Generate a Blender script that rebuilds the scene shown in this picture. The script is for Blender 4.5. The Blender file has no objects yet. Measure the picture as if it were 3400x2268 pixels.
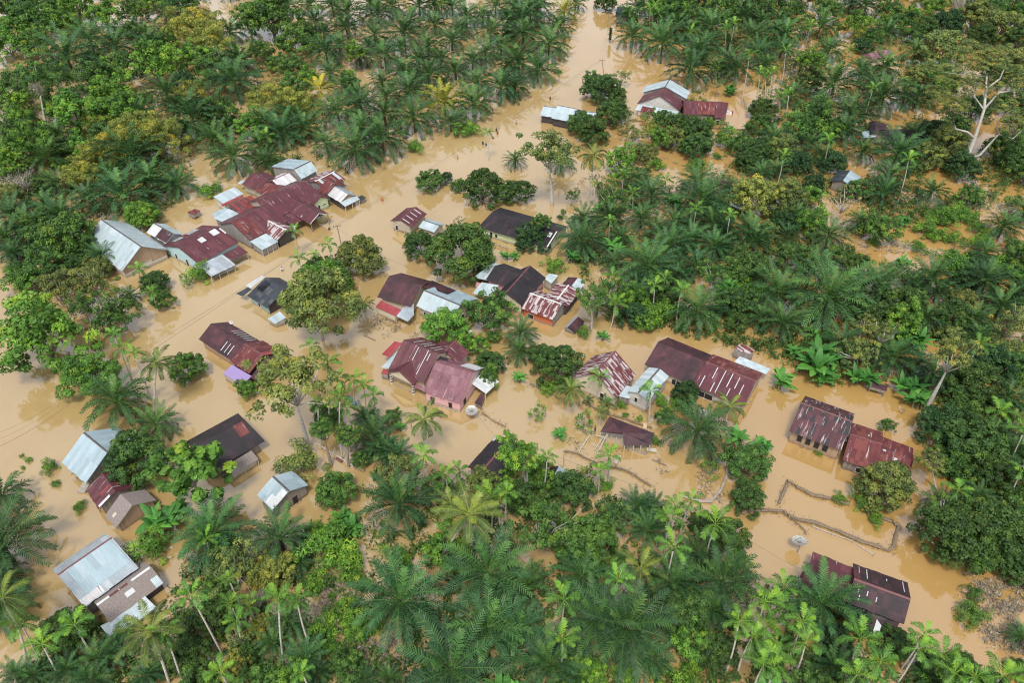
import bpy, math, random
import numpy as np
from mathutils import Vector, Matrix
random.seed(7); rng = np.random.default_rng(7)
R_ = math.radians
scene = bpy.context.scene
col = scene.collection

# ------------------------------------------------------------------ camera
F_PX, PITCH, CAM_H = 2500.0, R_(40.0), 90.0        # focal length in pixels of a 3400 x 2268 frame
cam_d = bpy.data.cameras.new('camera'); cam = bpy.data.objects.new('camera', cam_d)
col.objects.link(cam); scene.camera = cam
cam.location = (0, 0, CAM_H); cam.rotation_euler = (math.pi / 2 - PITCH, 0, 0)
cam_d.sensor_width = 36.0; cam_d.lens = 36.0 * F_PX / 3400.0
cam_d.clip_start = 0.5; cam_d.clip_end = 5000

# ------------------------------------------------------------------ sky, sun, exposure
SUN_EL, SUN_AZ = R_(62), R_(190)                    # overcast: soft light from high up behind the viewer
w = bpy.data.worlds.new('World'); scene.world = w; w.use_nodes = True
nt = w.node_tree; bg = nt.nodes['Background']
sky = nt.nodes.new('ShaderNodeTexSky'); sky.sky_type = 'NISHITA'; sky.sun_disc = False
sky.sun_elevation = SUN_EL; sky.sun_rotation = SUN_AZ
sky.air_density = 1.0; sky.dust_density = 1.2; sky.ozone_density = 1.0
hs = nt.nodes.new('ShaderNodeHueSaturation'); hs.inputs['Saturation'].default_value = 0.34
nt.links.new(sky.outputs[0], hs.inputs['Color']); nt.links.new(hs.outputs[0], bg.inputs[0])
bg.inputs[1].default_value = 0.125
sl = bpy.data.lights.new('sun', 'SUN'); so = bpy.data.objects.new('sun', sl); col.objects.link(so)
sl.energy = 1.5; sl.angle = R_(11); sl.color = (1.0, 0.96, 0.9)
sd = Vector((math.sin(SUN_AZ) * math.cos(SUN_EL), math.cos(SUN_AZ) * math.cos(SUN_EL), math.sin(SUN_EL)))
so.rotation_euler = (-sd).to_track_quat('-Z', 'Y').to_euler(); so.location = (0, 0, 150)
scene.view_settings.view_transform = 'Standard'; scene.view_settings.look = 'None'
scene.view_settings.exposure = 0.92; scene.view_settings.gamma = 1.0
scene.view_settings.use_curve_mapping = False
scene.cycles.filter_width = 1.15; scene.cycles.use_denoising = True; scene.cycles.denoising_prefilter = 'NONE'; scene.cycles.denoising_input_passes = 'RGB_ALBEDO_NORMAL'; scene.cycles.max_bounces = 6; scene.cycles.diffuse_bounces = 3; scene.cycles.glossy_bounces = 2
scene.cycles.transmission_bounces = 2

# ------------------------------------------------------------------ from a place in the photograph to a place on the ground
C_, S_ = math.cos(PITCH), math.sin(PITCH)
VW = {'a': (270, 660, .17865), 'b': (670, 500, .17865), 'c': (690, 640, .17865), 'd': (920, 500, .12761),
      'e': (650, 870, .26786), 'f': (1220, 660, .28924), 'g': (1240, 1090, .17865), 'h': (1890, 1110, .29979),
      'i': (170, 1360, .46875), 'j': (580, 1360, .42396), 'k': (1550, 860, .32762), 'l': (2080, 240, .35741)}
for i_ in range(4):
    for j_ in range(4): VW['%d%d' % (i_, j_)] = (850 * i_, 567 * j_, .36155)
def src(v, x, y):
    o = VW[v]; return o[0] + x * o[2], o[1] + y * o[2]
def at_src(sx, sy, h=0.0):
    x = (sx - 1700) / F_PX; y = (sy - 1134) / F_PX
    d = (x, C_ - y * S_, -S_ - y * C_)
    t = (CAM_H - h) / -d[2]
    return Vector((d[0] * t, d[1] * t, h))
def at(v, p, h=0.0):
    return at_src(*src(v, p[0], p[1]), h)
def depth(p): return p.y * C_ + (CAM_H - p.z) * S_
def to_src(p):
    z = depth(p); yc = p.y * S_ + (p.z - CAM_H) * C_
    return 1700 + F_PX * p.x / z, 1134 - F_PX * yc / z

# ------------------------------------------------------------------ material helpers
class NT:
    def __init__(s, name):
        s.m = bpy.data.materials.new(name); s.m.use_nodes = True; s.t = s.m.node_tree
        s.b = s.t.nodes['Principled BSDF']; s.out = s.t.nodes['Material Output']
    def n(s, typ, **kw):
        o = s.t.nodes.new('ShaderNode' + typ)
        for k, v in kw.items(): setattr(o, k, v)
        return o
    def l(s, a, b): s.t.links.new(a, b)
    def val(s, sock, v):
        if hasattr(v, 'is_output') or hasattr(v, 'links'): s.l(v, sock)
        else: sock.default_value = v
    def math(s, op, a, b=0.0, c=None):
        o = s.n('Math', operation=op); s.val(o.inputs[0], a); s.val(o.inputs[1], b)
        if c is not None: s.val(o.inputs[2], c)
        return o.outputs[0]
    def mix(s, f, a, b, mode='MIX'):
        o = s.n('Mix', data_type='RGBA', blend_type=mode)
        s.val(o.inputs[0], f)
        for k, v in ((6, a), (7, b)):
            if isinstance(v, tuple): o.inputs[k].default_value = (*v[:3], 1)
            else: s.l(v, o.inputs[k])
        return o.outputs[2]
    def ramp(s, f, stops):
        o = s.n('ValToRGB'); e = o.color_ramp.elements
        while len(e) < len(stops): e.new(0.5)
        for k, (p, c) in enumerate(stops):
            e[k].position = p; e[k].color = (*c, 1) if isinstance(c, tuple) else (c, c, c, 1)
        s.l(f, o.inputs[0]); return o.outputs[0]
    def noise(s, vec, scale, detail=3.0, rough=.55):
        o = s.n('TexNoise'); o.inputs['Scale'].default_value = scale
        o.inputs['Detail'].default_value = detail; o.inputs['Roughness'].default_value = rough
        s.l(vec, o.inputs['Vector']); return o.outputs['Fac']
    def mapping(s, vec, scale=(1, 1, 1), loc=None):
        o = s.n('Mapping'); o.inputs['Scale'].default_value = scale; s.l(vec, o.inputs['Vector'])
        if loc is not None: s.l(loc, o.inputs['Location'])
        return o.outputs[0]
    def bump(s, h, strength, dist):
        o = s.n('Bump'); o.inputs['Strength'].default_value = strength; o.inputs['Distance'].default_value = dist
        s.l(h, o.inputs['Height']); s.l(o.outputs[0], s.b.inputs['Normal'])
MATS = {}
def plain(name, c, rough=.7, metal=0.0, var=.25, scale=3.0):
    if name in MATS: return MATS[name]
    m = NT(name); tc = m.n('TexCoord')
    f = m.noise(tc.outputs['Object'], scale, 4)
    lo = tuple(x * (1 - var) for x in c); hi = tuple(min(1, x * (1 + var)) for x in c)
    m.l(m.ramp(f, [(.3, lo), (.7, hi)]), m.b.inputs['Base Color'])
    m.b.inputs['Roughness'].default_value = rough; m.b.inputs['Metallic'].default_value = metal
    MATS[name] = m.m; return m.m
def roofmat(name, base, alt, alt_n=.0, row=2.4, wid=.8, stain=None, stain_n=.5, rough=.5, streak=.0, streak_c=(.6, .58, .55), jit=.12, metal=0.0):
    """Corrugated sheets: tone changes sheet by sheet, stains in blotches, streaks of bare metal down the slope."""
    m = NT(name); uv = m.n('UVMap'); uv.uv_map = 'UVMap'
    oi = m.n('ObjectInfo'); sep = m.n('SeparateXYZ')
    off = m.n('CombineXYZ'); r9 = m.math('MULTIPLY', oi.outputs['Random'], 91.0)
    m.l(r9, off.inputs[0]); m.l(r9, off.inputs[1])
    mp = m.mapping(uv.outputs[0], (1, 1, 1), off.outputs[0]); m.l(mp, sep.inputs[0])
    u, v = sep.outputs[0], sep.outputs[1]
    cell = m.n('CombineXYZ')
    m.l(m.math('FLOOR', m.math('DIVIDE', u, wid)), cell.inputs[0]); m.l(m.math('FLOOR', m.math('DIVIDE', v, row)), cell.inputs[1])
    wn = m.n('TexWhiteNoise', noise_dimensions='2D'); m.l(cell.outputs[0], wn.inputs['Vector'])
    rv = wn.outputs['Value']
    c = m.mix(m.math('MULTIPLY', rv, 1.0), tuple(x * (1 - jit) for x in base), tuple(min(1, x * (1 + jit)) for x in base))
    if alt_n > 0:
        wn2 = m.n('TexWhiteNoise', noise_dimensions='3D'); m.l(cell.outputs[0], wn2.inputs['Vector'])
        c = m.mix(m.math('LESS_THAN', wn2.outputs['Value'], alt_n), c, alt)
    if stain:
        n1 = m.noise(mp, .35, 6, .65)
        c = m.mix(m.ramp(n1, [(stain_n - .12, 0.0), (stain_n + .14, .92)]), c, stain)
    if streak > 0:
        n2 = m.noise(m.mapping(mp, (2.6, .22, 1)), 1.0, 5, .7)
        c = m.mix(m.ramp(n2, [(.62 - streak * .3, 0.0), (.68 - streak * .3, .9)]), c, streak_c)
    n3 = m.noise(m.mapping(mp, (1.6, .35, 1)), 2.0, 5, .7)
    c = m.mix(.5, c, m.ramp(n3, [(.3, .55), (.7, 1.0)]), 'MULTIPLY')
    m.l(c, m.b.inputs['Base Color'])
    m.b.inputs['Roughness'].default_value = rough; m.b.inputs['Metallic'].default_value = metal
    m.b.inputs['Specular IOR Level'].default_value = .35
    wv = m.math('SINE', m.math('MULTIPLY', u, 2 * math.pi / .2))
    m.bump(wv, .5, .02)
    MATS[name] = m.m; return m.m
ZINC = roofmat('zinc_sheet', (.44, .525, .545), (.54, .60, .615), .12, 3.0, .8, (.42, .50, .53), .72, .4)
ZINCB = roofmat('zinc_sheet_blue_or_shaded', (.36, .46, .50), (.43, .52, .56), .12, 3.0, .8, (.38, .47, .52), .72, .4)  # pale blue zinc; also white zinc slopes with shade painted into the colour
ZINCO = roofmat('zinc_sheet_old', (.36, .41, .44), (.48, .52, .54), .2, 2.0, .8, (.26, .20, .19), .66, .45, .05, (.30, .12, .10))
WHITE = roofmat('white_sheet', (.62, .635, .635), (.68, .69, .69), .2, 2.0, .8, (.6, .62, .62), .75, .5)
MAROON = roofmat('maroon_sheet', (.115, .034, .041), (.15, .05, .056), .2, 2.4, .8, (.085, .030, .036), .60, .5, .03, (.5, .45, .44))
DKMAR = roofmat('dark_maroon_sheet', (.095, .034, .041), (.12, .042, .05), .15, 2.4, .8, (.020, .016, .019), .52, .55)
BLACK = roofmat('blackened_sheet', (.030, .024, .029), (.06, .032, .038), .12, 2.0, .8, (.016, .013, .015), .52, .6, .03, (.14, .06, .07))
GREYB = roofmat('grey_black_sheet', (.045, .052, .066), (.10, .105, .11), .15, 1.6, .8, (.025, .028, .034), .55, .5)
RUST = roofmat('rusty_sheet', (.135, .032, .032), (.20, .055, .045), .3, 1.8, .6, (.20, .065, .05), .66, .6, .10, (.55, .50, .49))
RUSTW = roofmat('rust_white_sheet', (.15, .036, .036), (.48, .42, .41), .3, 1.3, .33, (.12, .03, .03), .66, .6, .3, (.58, .54, .53))
REDST = roofmat('red_striped_sheet', (.26, .05, .042), (.12, .04, .045), .3, 5.0, .6, (.2, .045, .04), .6, .55, .04, (.6, .5, .48))
REDP = roofmat('red_paint_sheet', (.33, .055, .06), (.36, .07, .075), .3, 4.0, .8, None, .5, .5)
PINKM = roofmat('faded_pink_sheet', (.24, .105, .125), (.30, .15, .17), .25, 1.6, .7, (.13, .05, .06), .58, .6, .1, (.42, .30, .33))
PURPLE = plain('purple_paint', (.30, .22, .42), .6, 0, .08)
PATCHED = roofmat('patched_sheet', (.10, .036, .042), (.032, .028, .032), .38, 1.5, .62, (.13, .04, .045), .68, .55, .16, (.52, .48, .47), .3)
STRIPW = roofmat('white_striped_sheet', (.62, .60, .60), (.72, .72, .72), .3, 5.0, .8, (.5, .45, .44), .7, .5, .12, (.22, .10, .09))
BLKMAR = roofmat('black_maroon_sheet', (.075, .034, .040), (.04, .024, .028), .3, 1.6, .8, (.022, .016, .018), .56, .55)
THATCH = NT('thatch'); _m = THATCH; _uv = _m.n('UVMap'); _uv.uv_map = 'UVMap'
_f = _m.noise(_m.mapping(_uv.outputs[0], (5, 1.5, 1)), 2.0, 6, .75)
_m.l(_m.ramp(_f, [(.3, (.13, .105, .095)), (.7, (.36, .30, .27))]), _m.b.inputs['Base Color']); _m.b.inputs['Roughness'].default_value = .95
_m.bump(_f, .9, .08); THATCH = _m.m
def wallmat(name, c, c2, plank=.2, horiz=True, grime=.5, gc=(.30, .22, .15)):
    m = NT(name); uv = m.n('UVMap'); uv.uv_map = 'UVMap'; sep = m.n('SeparateXYZ'); m.l(uv.outputs[0], sep.inputs[0])
    ax = sep.outputs[1] if horiz else sep.outputs[0]
    wn = m.n('TexWhiteNoise', noise_dimensions='1D'); m.l(m.math('FLOOR', m.math('DIVIDE', ax, plank)), wn.inputs['W'])
    cc = m.mix(wn.outputs['Value'], c, c2)
    n1 = m.noise(m.mapping(uv.outputs[0], (1, 1, 1)), 1.6, 6, .7)
    g = m.math('ADD', m.ramp(sep.outputs[1], [(0.0, .95), (.3, .6), (.75, 0.0)]), m.math('MULTIPLY', m.ramp(n1, [(.45, 0.0), (.75, 1.0)]), grime))
    cc = m.mix(m.math('MINIMUM', g, 1.0), cc, gc)
    m.l(cc, m.b.inputs['Base Color']); m.b.inputs['Roughness'].default_value = .85
    MATS[name] = m.m; return m.m
W_WHITE = wallmat('whitewashed_planks', (.62, .60, .55), (.5, .47, .42))
W_CREAM = wallmat('cream_wall', (.66, .58, .42), (.62, .54, .40), .5, True, .3)
W_WOOD = wallmat('weathered_planks', (.30, .25, .21), (.20, .165, .14), .22, False, .3, (.14, .1, .08))
W_TAN = wallmat('tan_planks', (.42, .29, .19), (.34, .23, .15), .25, False, .3, (.25, .16, .1))
W_PALE = wallmat('pale_planks', (.50, .45, .36), (.38, .33, .26), .2, True, .5, (.2, .15, .1))
W_BLUE = wallmat('light_blue_wall', (.42, .62, .64), (.40, .58, .60), .6, True, .25)
W_TURQ = wallmat('turquoise_planks', (.20, .36, .34), (.26, .42, .40), .2, True, .3)
W_PINK = wallmat('pink_wall', (.72, .42, .43), (.68, .38, .40), .6, True, .12)
W_GREEN = wallmat('pale_green_wall', (.52, .60, .36), (.46, .54, .32), .5, True, .3)
W_ORANGE = wallmat('orange_wall', (.55, .14, .05), (.48, .12, .05), .5, True, .3)
W_DARK = wallmat('dark_planks', (.07, .055, .05), (.05, .04, .036), .2, False, .2, (.04, .03, .03))
W_GREY = wallmat('bare_render_wall', (.33, .30, .28), (.26, .24, .22), .4, False, .5, (.14, .11, .1))
DARK = plain('dark_opening', (.012, .010, .010), .6)
WOODP = plain('post_wood', (.22, .17, .13), .9, 0, .3, 6)
PALEP = plain('pale_timber', (.48, .43, .35), .85, 0, .25, 6)
TRIM = plain('white_trim', (.62, .60, .57), .7, 0, .15, 4)
RIDGE = plain('dark_ridge_cap', (.10, .085, .08), .7, 0, .3, 2)
RIDGER = plain('red_ridge_cap', (.16, .055, .055), .6, 0, .3, 2)
METW = plain('white_dish_metal', (.74, .74, .73), .45, .1, .06, 2)
MESHW = plain('grey_mesh_metal', (.50, .49, .44), .5, .3, .12, 4)
STEEL = plain('grey_steel', (.18, .17, .16), .5, .5, .2, 4)
CONC = plain('stained_concrete', (.34, .30, .25), .9, 0, .3, 2)
BARKP = plain('pale_bark', (.46, .42, .36), .9, 0, .35, 4)
BARKD = plain('dark_bark', (.12, .095, .07), .95, 0, .4, 5)
BARKM = plain('grey_bark', (.26, .22, .18), .95, 0, .35, 5)
FIBRE = plain('palm_trunk_fibre', (.085, .065, .045), .95, 0, .5, 7)
DEADW = plain('dead_wood', (.40, .36, .31), .95, 0, .35, 6)
BRUSH = plain('piled_brush', (.20, .15, .10), .95, 0, .5, 9)

def leafmat(name, stops, rough=.5, trans=.13, spec=.3):
    m = NT(name); oi = m.n('ObjectInfo'); a = m.n('Attribute'); a.attribute_name = 'tint'
    r = m.ramp(a.outputs['Fac'], stops)
    c = m.mix(1.0, oi.outputs['Color'], r, 'MULTIPLY')
    m.l(c, m.b.inputs['Base Color']); m.b.inputs['Roughness'].default_value = rough
    m.b.inputs['Specular IOR Level'].default_value = spec
    tr = m.n('BsdfTranslucent'); m.l(c, tr.inputs[0]); mx = m.n('MixShader'); mx.inputs[0].default_value = trans
    m.l(m.b.outputs[0], mx.inputs[1]); m.l(tr.outputs[0], mx.inputs[2]); m.l(mx.outputs[0], m.out.inputs[0])
    return m.m
LEAF = leafmat('broad_leaf', [(0, (.34, .40, .42)), (.5, (1, 1, 1)), (.85, (1.9, 1.6, 1.2)), (1, (2.6, 1.5, .9))], .55)
FROND = leafmat('palm_frond', [(0, (.32, .36, .40)), (.5, (1, 1, 1)), (.8, (2.1, 1.7, 1.1)), (.9, (3.6, 1.8, 1.1)), (1, (3.6, 1.7, 1.6))], .5, .10, .3)

# ------------------------------------------------------------------ mesh helpers
def tag(o, label, cat, group=None, kind=None):
    if label: o['label'] = label
    if cat: o['category'] = cat
    if group: o['group'] = group
    if kind: o['kind'] = kind
    return o
def empty(name, loc):
    o = bpy.data.objects.new(name, None); col.objects.link(o); o.location = loc; o.empty_display_size = .5; return o
class MB:
    def __init__(s): s.v = []; s.f = []; s.uv = []; s.mi = []
    def face(s, pts, uvs=None, mi=0):
        b = len(s.v); s.v += [tuple(p) for p in pts]; s.f.append(list(range(b, b + len(pts))))
        s.uv.append(uvs or [(0, 0)] * len(pts)); s.mi.append(mi)
    def slab(s, pts, t=.06, uvs=None, mi=0):
        if uvs is None:
            o = Vector(pts[0]); e = (Vector(pts[1]) - o).normalized(); n = (Vector(pts[1]) - o).cross(Vector(pts[2]) - o).normalized(); g = n.cross(e)
            uvs = [((Vector(p) - o).dot(e), (Vector(p) - o).dot(g)) for p in pts]
        n = (Vector(pts[1]) - Vector(pts[0])).cross(Vector(pts[2]) - Vector(pts[0]))
        if n.z < 0: pts = pts[::-1]; uvs = uvs[::-1]
        lo = [Vector(p) - Vector((0, 0, t)) for p in pts]
        s.face(pts, uvs, mi); s.face(lo[::-1], uvs[::-1], mi)
        for k in range(len(pts)):
            k2 = (k + 1) % len(pts); s.face([pts[k], lo[k], lo[k2], pts[k2]], [uvs[k], uvs[k], uvs[k2], uvs[k2]], mi)
    def wall(s, p, q, z0, zp, zq, mi=0, mid=None):
        """upright face from p to q, rising to zp and zq; mid = (point, z) of a gable apex"""
        p = Vector(p); q = Vector(q); L = (q - p).to_2d().length
        pts = [(p.x, p.y, z0), (q.x, q.y, z0), (q.x, q.y, zq)]; uv = [(0, z0), (L, z0), (L, zq)]
        if mid: pts.append((mid[0].x, mid[0].y, mid[1])); uv.append(((mid[0] - p).to_2d().length, mid[1]))
        pts.append((p.x, p.y, zp)); uv.append((0, zp))
        s.face(pts, uv, mi)
    def box(s, c, ux, uy, hx, hy, z0, z1, mi=0):
        ux = Vector((ux[0], ux[1], 0)); uy = Vector((uy[0], uy[1], 0)); c = Vector((c[0], c[1], 0))
        k = [c + ux * (a * hx) + uy * (b * hy) for a, b in ((-1, -1), (1, -1), (1, 1), (-1, 1))]
        lo = [Vector((p.x, p.y, z0)) for p in k]; hi = [Vector((p.x, p.y, z1)) for p in k]
        s.face(hi, [(0, 0)] * 4, mi); s.face(lo[::-1], None, mi)
        for a in range(4):
            b = (a + 1) % 4; L = (k[b] - k[a]).length
            s.face([lo[a], lo[b], hi[b], hi[a]], [(0, z0), (L, z0), (L, z1), (0, z1)], mi)
    def tube(s, pts, rad, seg=6, mi=0, cap=True):
        pts = [Vector(p) for p in pts]; rings = []
        for i, p in enumerate(pts):
            d = (pts[min(i + 1, len(pts) - 1)] - pts[max(i - 1, 0)]).normalized()
            a = d.orthogonal().normalized() if abs(d.z) < .99 else Vector((1, 0, 0)); a = (a - d * a.dot(d)).normalized(); b = d.cross(a)
            r = rad[i] if hasattr(rad, '__len__') else rad
            rings.append([p + (a * math.cos(t) + b * math.sin(t)) * r for t in (2 * math.pi * k / seg for k in range(seg))])
        base = len(s.v)
        for rg in rings: s.v += [tuple(x) for x in rg]
        for i in range(len(rings) - 1):
            for k in range(seg):
                k2 = (k + 1) % seg
                s.f.append([base + i * seg + k, base + i * seg + k2, base + (i + 1) * seg + k2, base + (i + 1) * seg + k]); s.uv.append([(0, 0)] * 4); s.mi.append(mi)
        if cap:
            s.f.append([base + k for k in range(seg)][::-1]); s.uv.append([(0, 0)] * seg); s.mi.append(mi)
            e = base + (len(rings) - 1) * seg; s.f.append([e + k for k in range(seg)]); s.uv.append([(0, 0)] * seg); s.mi.append(mi)
    def mesh(s, name, mats, org=(0, 0, 0), smooth=False):
        me = bpy.data.meshes.new(name); o = Vector(org)
        me.from_pydata([tuple(Vector(p) - o) for p in s.v], [], s.f)
        ul = me.uv_layers.new(name='UVMap'); flat = [c for f in s.uv for uv in f for c in uv]; ul.data.foreach_set('uv', flat)
        for m in (mats if isinstance(mats, (list, tuple)) else [mats]): me.materials.append(m)
        me.polygons.foreach_set('material_index', s.mi)
        if smooth: me.polygons.foreach_set('use_smooth', [True] * len(s.f))
        me.update(); return me
    def obj(s, name, mats, parent=None, org=None, smooth=False):
        if org is None: org = parent.location if parent and parent.parent is None else ((parent.parent.location) if parent else (0, 0, 0))
        o = bpy.data.objects.new(name, s.mesh(name, mats, org, smooth)); col.objects.link(o)
        if parent: o.parent = parent
        else: o.location = org
        return o
def link(name, me, parent=None, loc=(0, 0, 0)):
    o = bpy.data.objects.new(name, me); col.objects.link(o); o.parent = parent; o.location = loc; return o

# ------------------------------------------------------------------ the flood water
def water():
    m = NT('muddy_water'); tc = m.n('TexCoord')
    n1 = m.noise(m.mapping(tc.outputs['Object'], (1, 1, 1)), .02, 5, .6)
    n2 = m.noise(m.mapping(tc.outputs['Object'], (1, .45, 1)), .12, 5, .65)
    f = m.math('ADD', m.math('MULTIPLY', n1, .65), m.math('MULTIPLY', n2, .35))
    c = m.ramp(f, [(.34, (.405, .265, .100)), (.5, (.445, .305, .128)), (.66, (.475, .340, .158))])
    sp = m.n('SeparateXYZ'); m.l(tc.outputs['Object'], sp.inputs[0])      # base colour turns redder towards the right, broken up by noise
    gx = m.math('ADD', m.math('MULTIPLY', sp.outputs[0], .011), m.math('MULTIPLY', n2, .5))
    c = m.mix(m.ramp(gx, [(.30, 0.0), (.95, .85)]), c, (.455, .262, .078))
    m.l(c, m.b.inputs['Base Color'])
    m.b.inputs['Roughness'].default_value = .06; m.b.inputs['IOR'].default_value = 2.7
    n3 = m.noise(m.mapping(tc.outputs['Object'], (1, 1.6, 1)), .9, 3, .5); n4 = m.noise(tc.outputs['Object'], 4.0, 2, .5)
    m.bump(m.math('ADD', n3, m.math('MULTIPLY', n4, .25)), .06, .12)
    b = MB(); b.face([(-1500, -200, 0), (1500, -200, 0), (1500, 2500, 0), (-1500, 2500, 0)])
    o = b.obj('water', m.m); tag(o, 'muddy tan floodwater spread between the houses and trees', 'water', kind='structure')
water()

# ------------------------------------------------------------------ buildings
LM = []          # landmarks for the labels of the plants: (phrase, x, y) in photograph pixels
DBG = []
class House:
    def __init__(s, label, lm, v, px, name='house', cat='house', h=0, group=None):
        s.root = empty(name, at(v, px, h)); s.root.location.z = 0
        tag(s.root, label, cat, group or 'houses and huts standing in the flood'); s.W = {}; s.nm = name
        if lm: LM.append((lm, *src(v, *px)))
    def part(s, b, name, mats, parent=None, label=None):
        o = b.obj(name, mats, parent or s.root, s.root.location)
        if label: o['label'] = label
        return o
    def gable(s, v, A, B, L=None, R=None, he=2.3, hr=None, mat=None, matR=None, wall=W_WOOD, gwall=None, ov=.45, ovg=.3,
              hipA=0., hipB=0., cap=None, open_=False, base=-1.0, thick=.07, pitch=None):
        def dims(hr):
            a, b = at(v, A, hr), at(v, B, hr); u = (b - a); ln = u.length; u = u.normalized(); n = Vector((-u.y, u.x, 0))
            d = []
            for e in (L, R):
                d.append(abs((at(v, e, he) - a).dot(n)) if e else None)
            return a, b, u, n, ln, d
        if hr is None:
            if L and R: hr = min([he + .5 + .05 * k for k in range(60)], key=lambda h: abs(dims(h)[5][0] - dims(h)[5][1]) + .15 * abs((h - he) / max(.5, dims(h)[5][0]) - .5))
            else:
                p_ = pitch or .5
                hr = min([he + .3 + .05 * k for k in range(70)], key=lambda h: abs((h - he) - p_ * (dims(h)[5][0] or dims(h)[5][1])))
        a, b, u, n, ln, (dl, dr) = dims(hr)
        if L: sL = 1 if (at(v, L, he) - a).dot(n) > 0 else -1
        else: sL = -1 if (at(v, R, he) - a).dot(n) > 0 else 1
        dl = dl or dr; dr = dr or dl
        nl, nr = n * sL, n * -sL
        DBG.append((s.root['label'][:34], 'len %.1f L %.1f R %.1f he %.1f hr %.1f' % (ln, dl, dr, he, hr)))
        top = lambda p, z: Vector((p.x, p.y, z))
        ea, eb = a - u * hipA, b + u * hipB
        la, lb, ra, rb = [top(p + k, he) for p, k in ((ea, nl * dl), (eb, nl * dl), (ea, nr * dr), (eb, nr * dr))]
        sl = math.hypot(dl, hr - he); sr = math.hypot(dr, hr - he)
        mb = MB()
        if hipA < .06 and hipB < .06 and mat is not THATCH:
            for p0, nn, dd, sw, mi in ((a, nl, dl, sl, 0), (a, nr, dr, sr, 1)):
                dn = (nn * dd + Vector((0, 0, he - hr))) / sw; nc = max(1, round(ln / .8)); cw = ln / nc; rows = max(1, round(sw / 2.6))
                up = dn.cross(u); up = up if up.z > 0 else -up
                mb.slab([a - up * .03, b - up * .03, b + dn * (sw - .05) - up * .03, a + dn * (sw - .05) - up * .03], thick, [(0, 0), (ln, 0), (ln, sw), (0, sw)], mi)
                for c_ in range(nc):
                    for r_ in range(rows):
                        s0, s1 = sw * r_ / rows, sw * (r_ + 1) / rows + (.1 if r_ < rows - 1 else random.uniform(-.02, .12))
                        z0, z1 = .012 + .004 * (c_ % 2) + random.uniform(0, .006), .024 + .004 * (c_ % 2) + random.uniform(0, .012); k_ = random.uniform(-.02, .02)
                        q = [a + u * (cw * c_ - .02 + k_) + dn * s0 + up * z0, a + u * (cw * (c_ + 1) + .02 + k_) + dn * s0 + up * z0, a + u * (cw * (c_ + 1) + .02) + dn * s1 + up * z1, a + u * (cw * c_ - .02) + dn * s1 + up * (z1 + random.uniform(0, .015))]
                        mb.slab(q, .012, [(cw * c_, s0), (cw * (c_ + 1), s0), (cw * (c_ + 1), s1), (cw * c_, s1)], mi)
        else:
            mb.slab([a, b, lb, la], thick, [(0, 0), (ln, 0), (ln + hipB, sl), (-hipA, sl)], 0)
            mb.slab([b, a, ra, rb], thick, [(0, 0), (ln, 0), (ln + hipA, sr), (-hipB, sr)], 1)
        if hipA > .05: mb.slab([a, la, ra], thick, [(dl, 0), (0, sl), (dl + dr, sl)], 0)
        if hipB > .05: mb.slab([b, rb, lb], thick, [(dl, 0), (0, sl), (dl + dr, sl)], 0)
        s.roof = s.part(mb, 'roof', [mat, matR or mat])
        if cap:
            cb = MB(); w_ = .16
            for nn, d_ in ((nl, dl), (nr, dr)):
                dz = (hr - he) / d_ * w_
                cb.slab([a + Vector((0, 0, .075)), b + Vector((0, 0, .075)), b + nn * w_ + Vector((0, 0, .07 - dz)), a + nn * w_ + Vector((0, 0, .07 - dz))], .025)
            s.part(cb, 'ridge_cap', cap, s.roof)
        # walls
        zl = lambda d, dd: hr - (hr - he) * d / dd - thick - .06
        wl, wr = max(.4, dl - ov), max(.4, dr - ov)
        pa = a + u * (ovg if hipA < .05 else max(.1, ovg - hipA + .5)); pb = b - u * (ovg if hipB < .05 else max(.1, ovg - hipB + .5))
        la, lb, ra, rb = pa + nl * wl, pb + nl * wl, pa + nr * wr, pb + nr * wr
        s.W = {'L': (la, lb, nl), 'R': (ra, rb, nr), 'A': (la, ra, -u), 'B': (lb, rb, u)}
        s.ends = (a, b, u, nl, nr, dl, dr, he, hr)
        if open_:
            for p in (la, lb, ra, rb):
                q = MB(); q.box(p, (1, 0), (0, 1), .09, .09, base, zl(wl, dl)); s.part(q, 'post', WOODP)
        elif wall:
            q = MB(); z1, z2 = zl(wl, dl), zl(wr, dr); ga = hipA < .05; gb = hipB < .05
            q.wall(la, lb, base, z1, z1); q.wall(ra, rb, base, z2, z2)
            q.wall(la, ra, base, z1, z2, 1 if gwall else 0, (pa, hr - thick - .06) if ga else None)
            q.wall(lb, rb, base, z1, z2, 1 if gwall else 0, (pb, hr - thick - .06) if gb else None)
            s.wall = s.part(q, 'wall', [wall, gwall or wall])
        return s
    def opening(s, side, t, w, z0, z1, kind='window', fr=TRIM, pane=DARK):
        p, q, n = s.W[side]; d = (q - p); ln = d.to_2d().length; d = Vector((d.x, d.y, 0)).normalized()
        c = Vector((p.x, p.y, 0)) + d * (ln * t); n = Vector((n.x, n.y, 0)).normalized()
        f = MB(); ft = .06
        for x0, x1, a0, a1 in ((-w / 2 - ft, -w / 2, z0 - ft, z1 + ft), (w / 2, w / 2 + ft, z0 - ft, z1 + ft), (-w / 2, w / 2, z1, z1 + ft), (-w / 2, w / 2, z0 - ft, z0)):
            f.box(c + n * .03 + d * ((x0 + x1) / 2), d, n, (x1 - x0) / 2, .05, a0, a1)
        o = s.part(f, kind, fr)
        g = MB(); g.box(c + n * .01, d, n, w / 2, .025, z0, z1); s.part(g, 'pane' if kind == 'window' else 'panel', pane, o)
        return s
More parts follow.
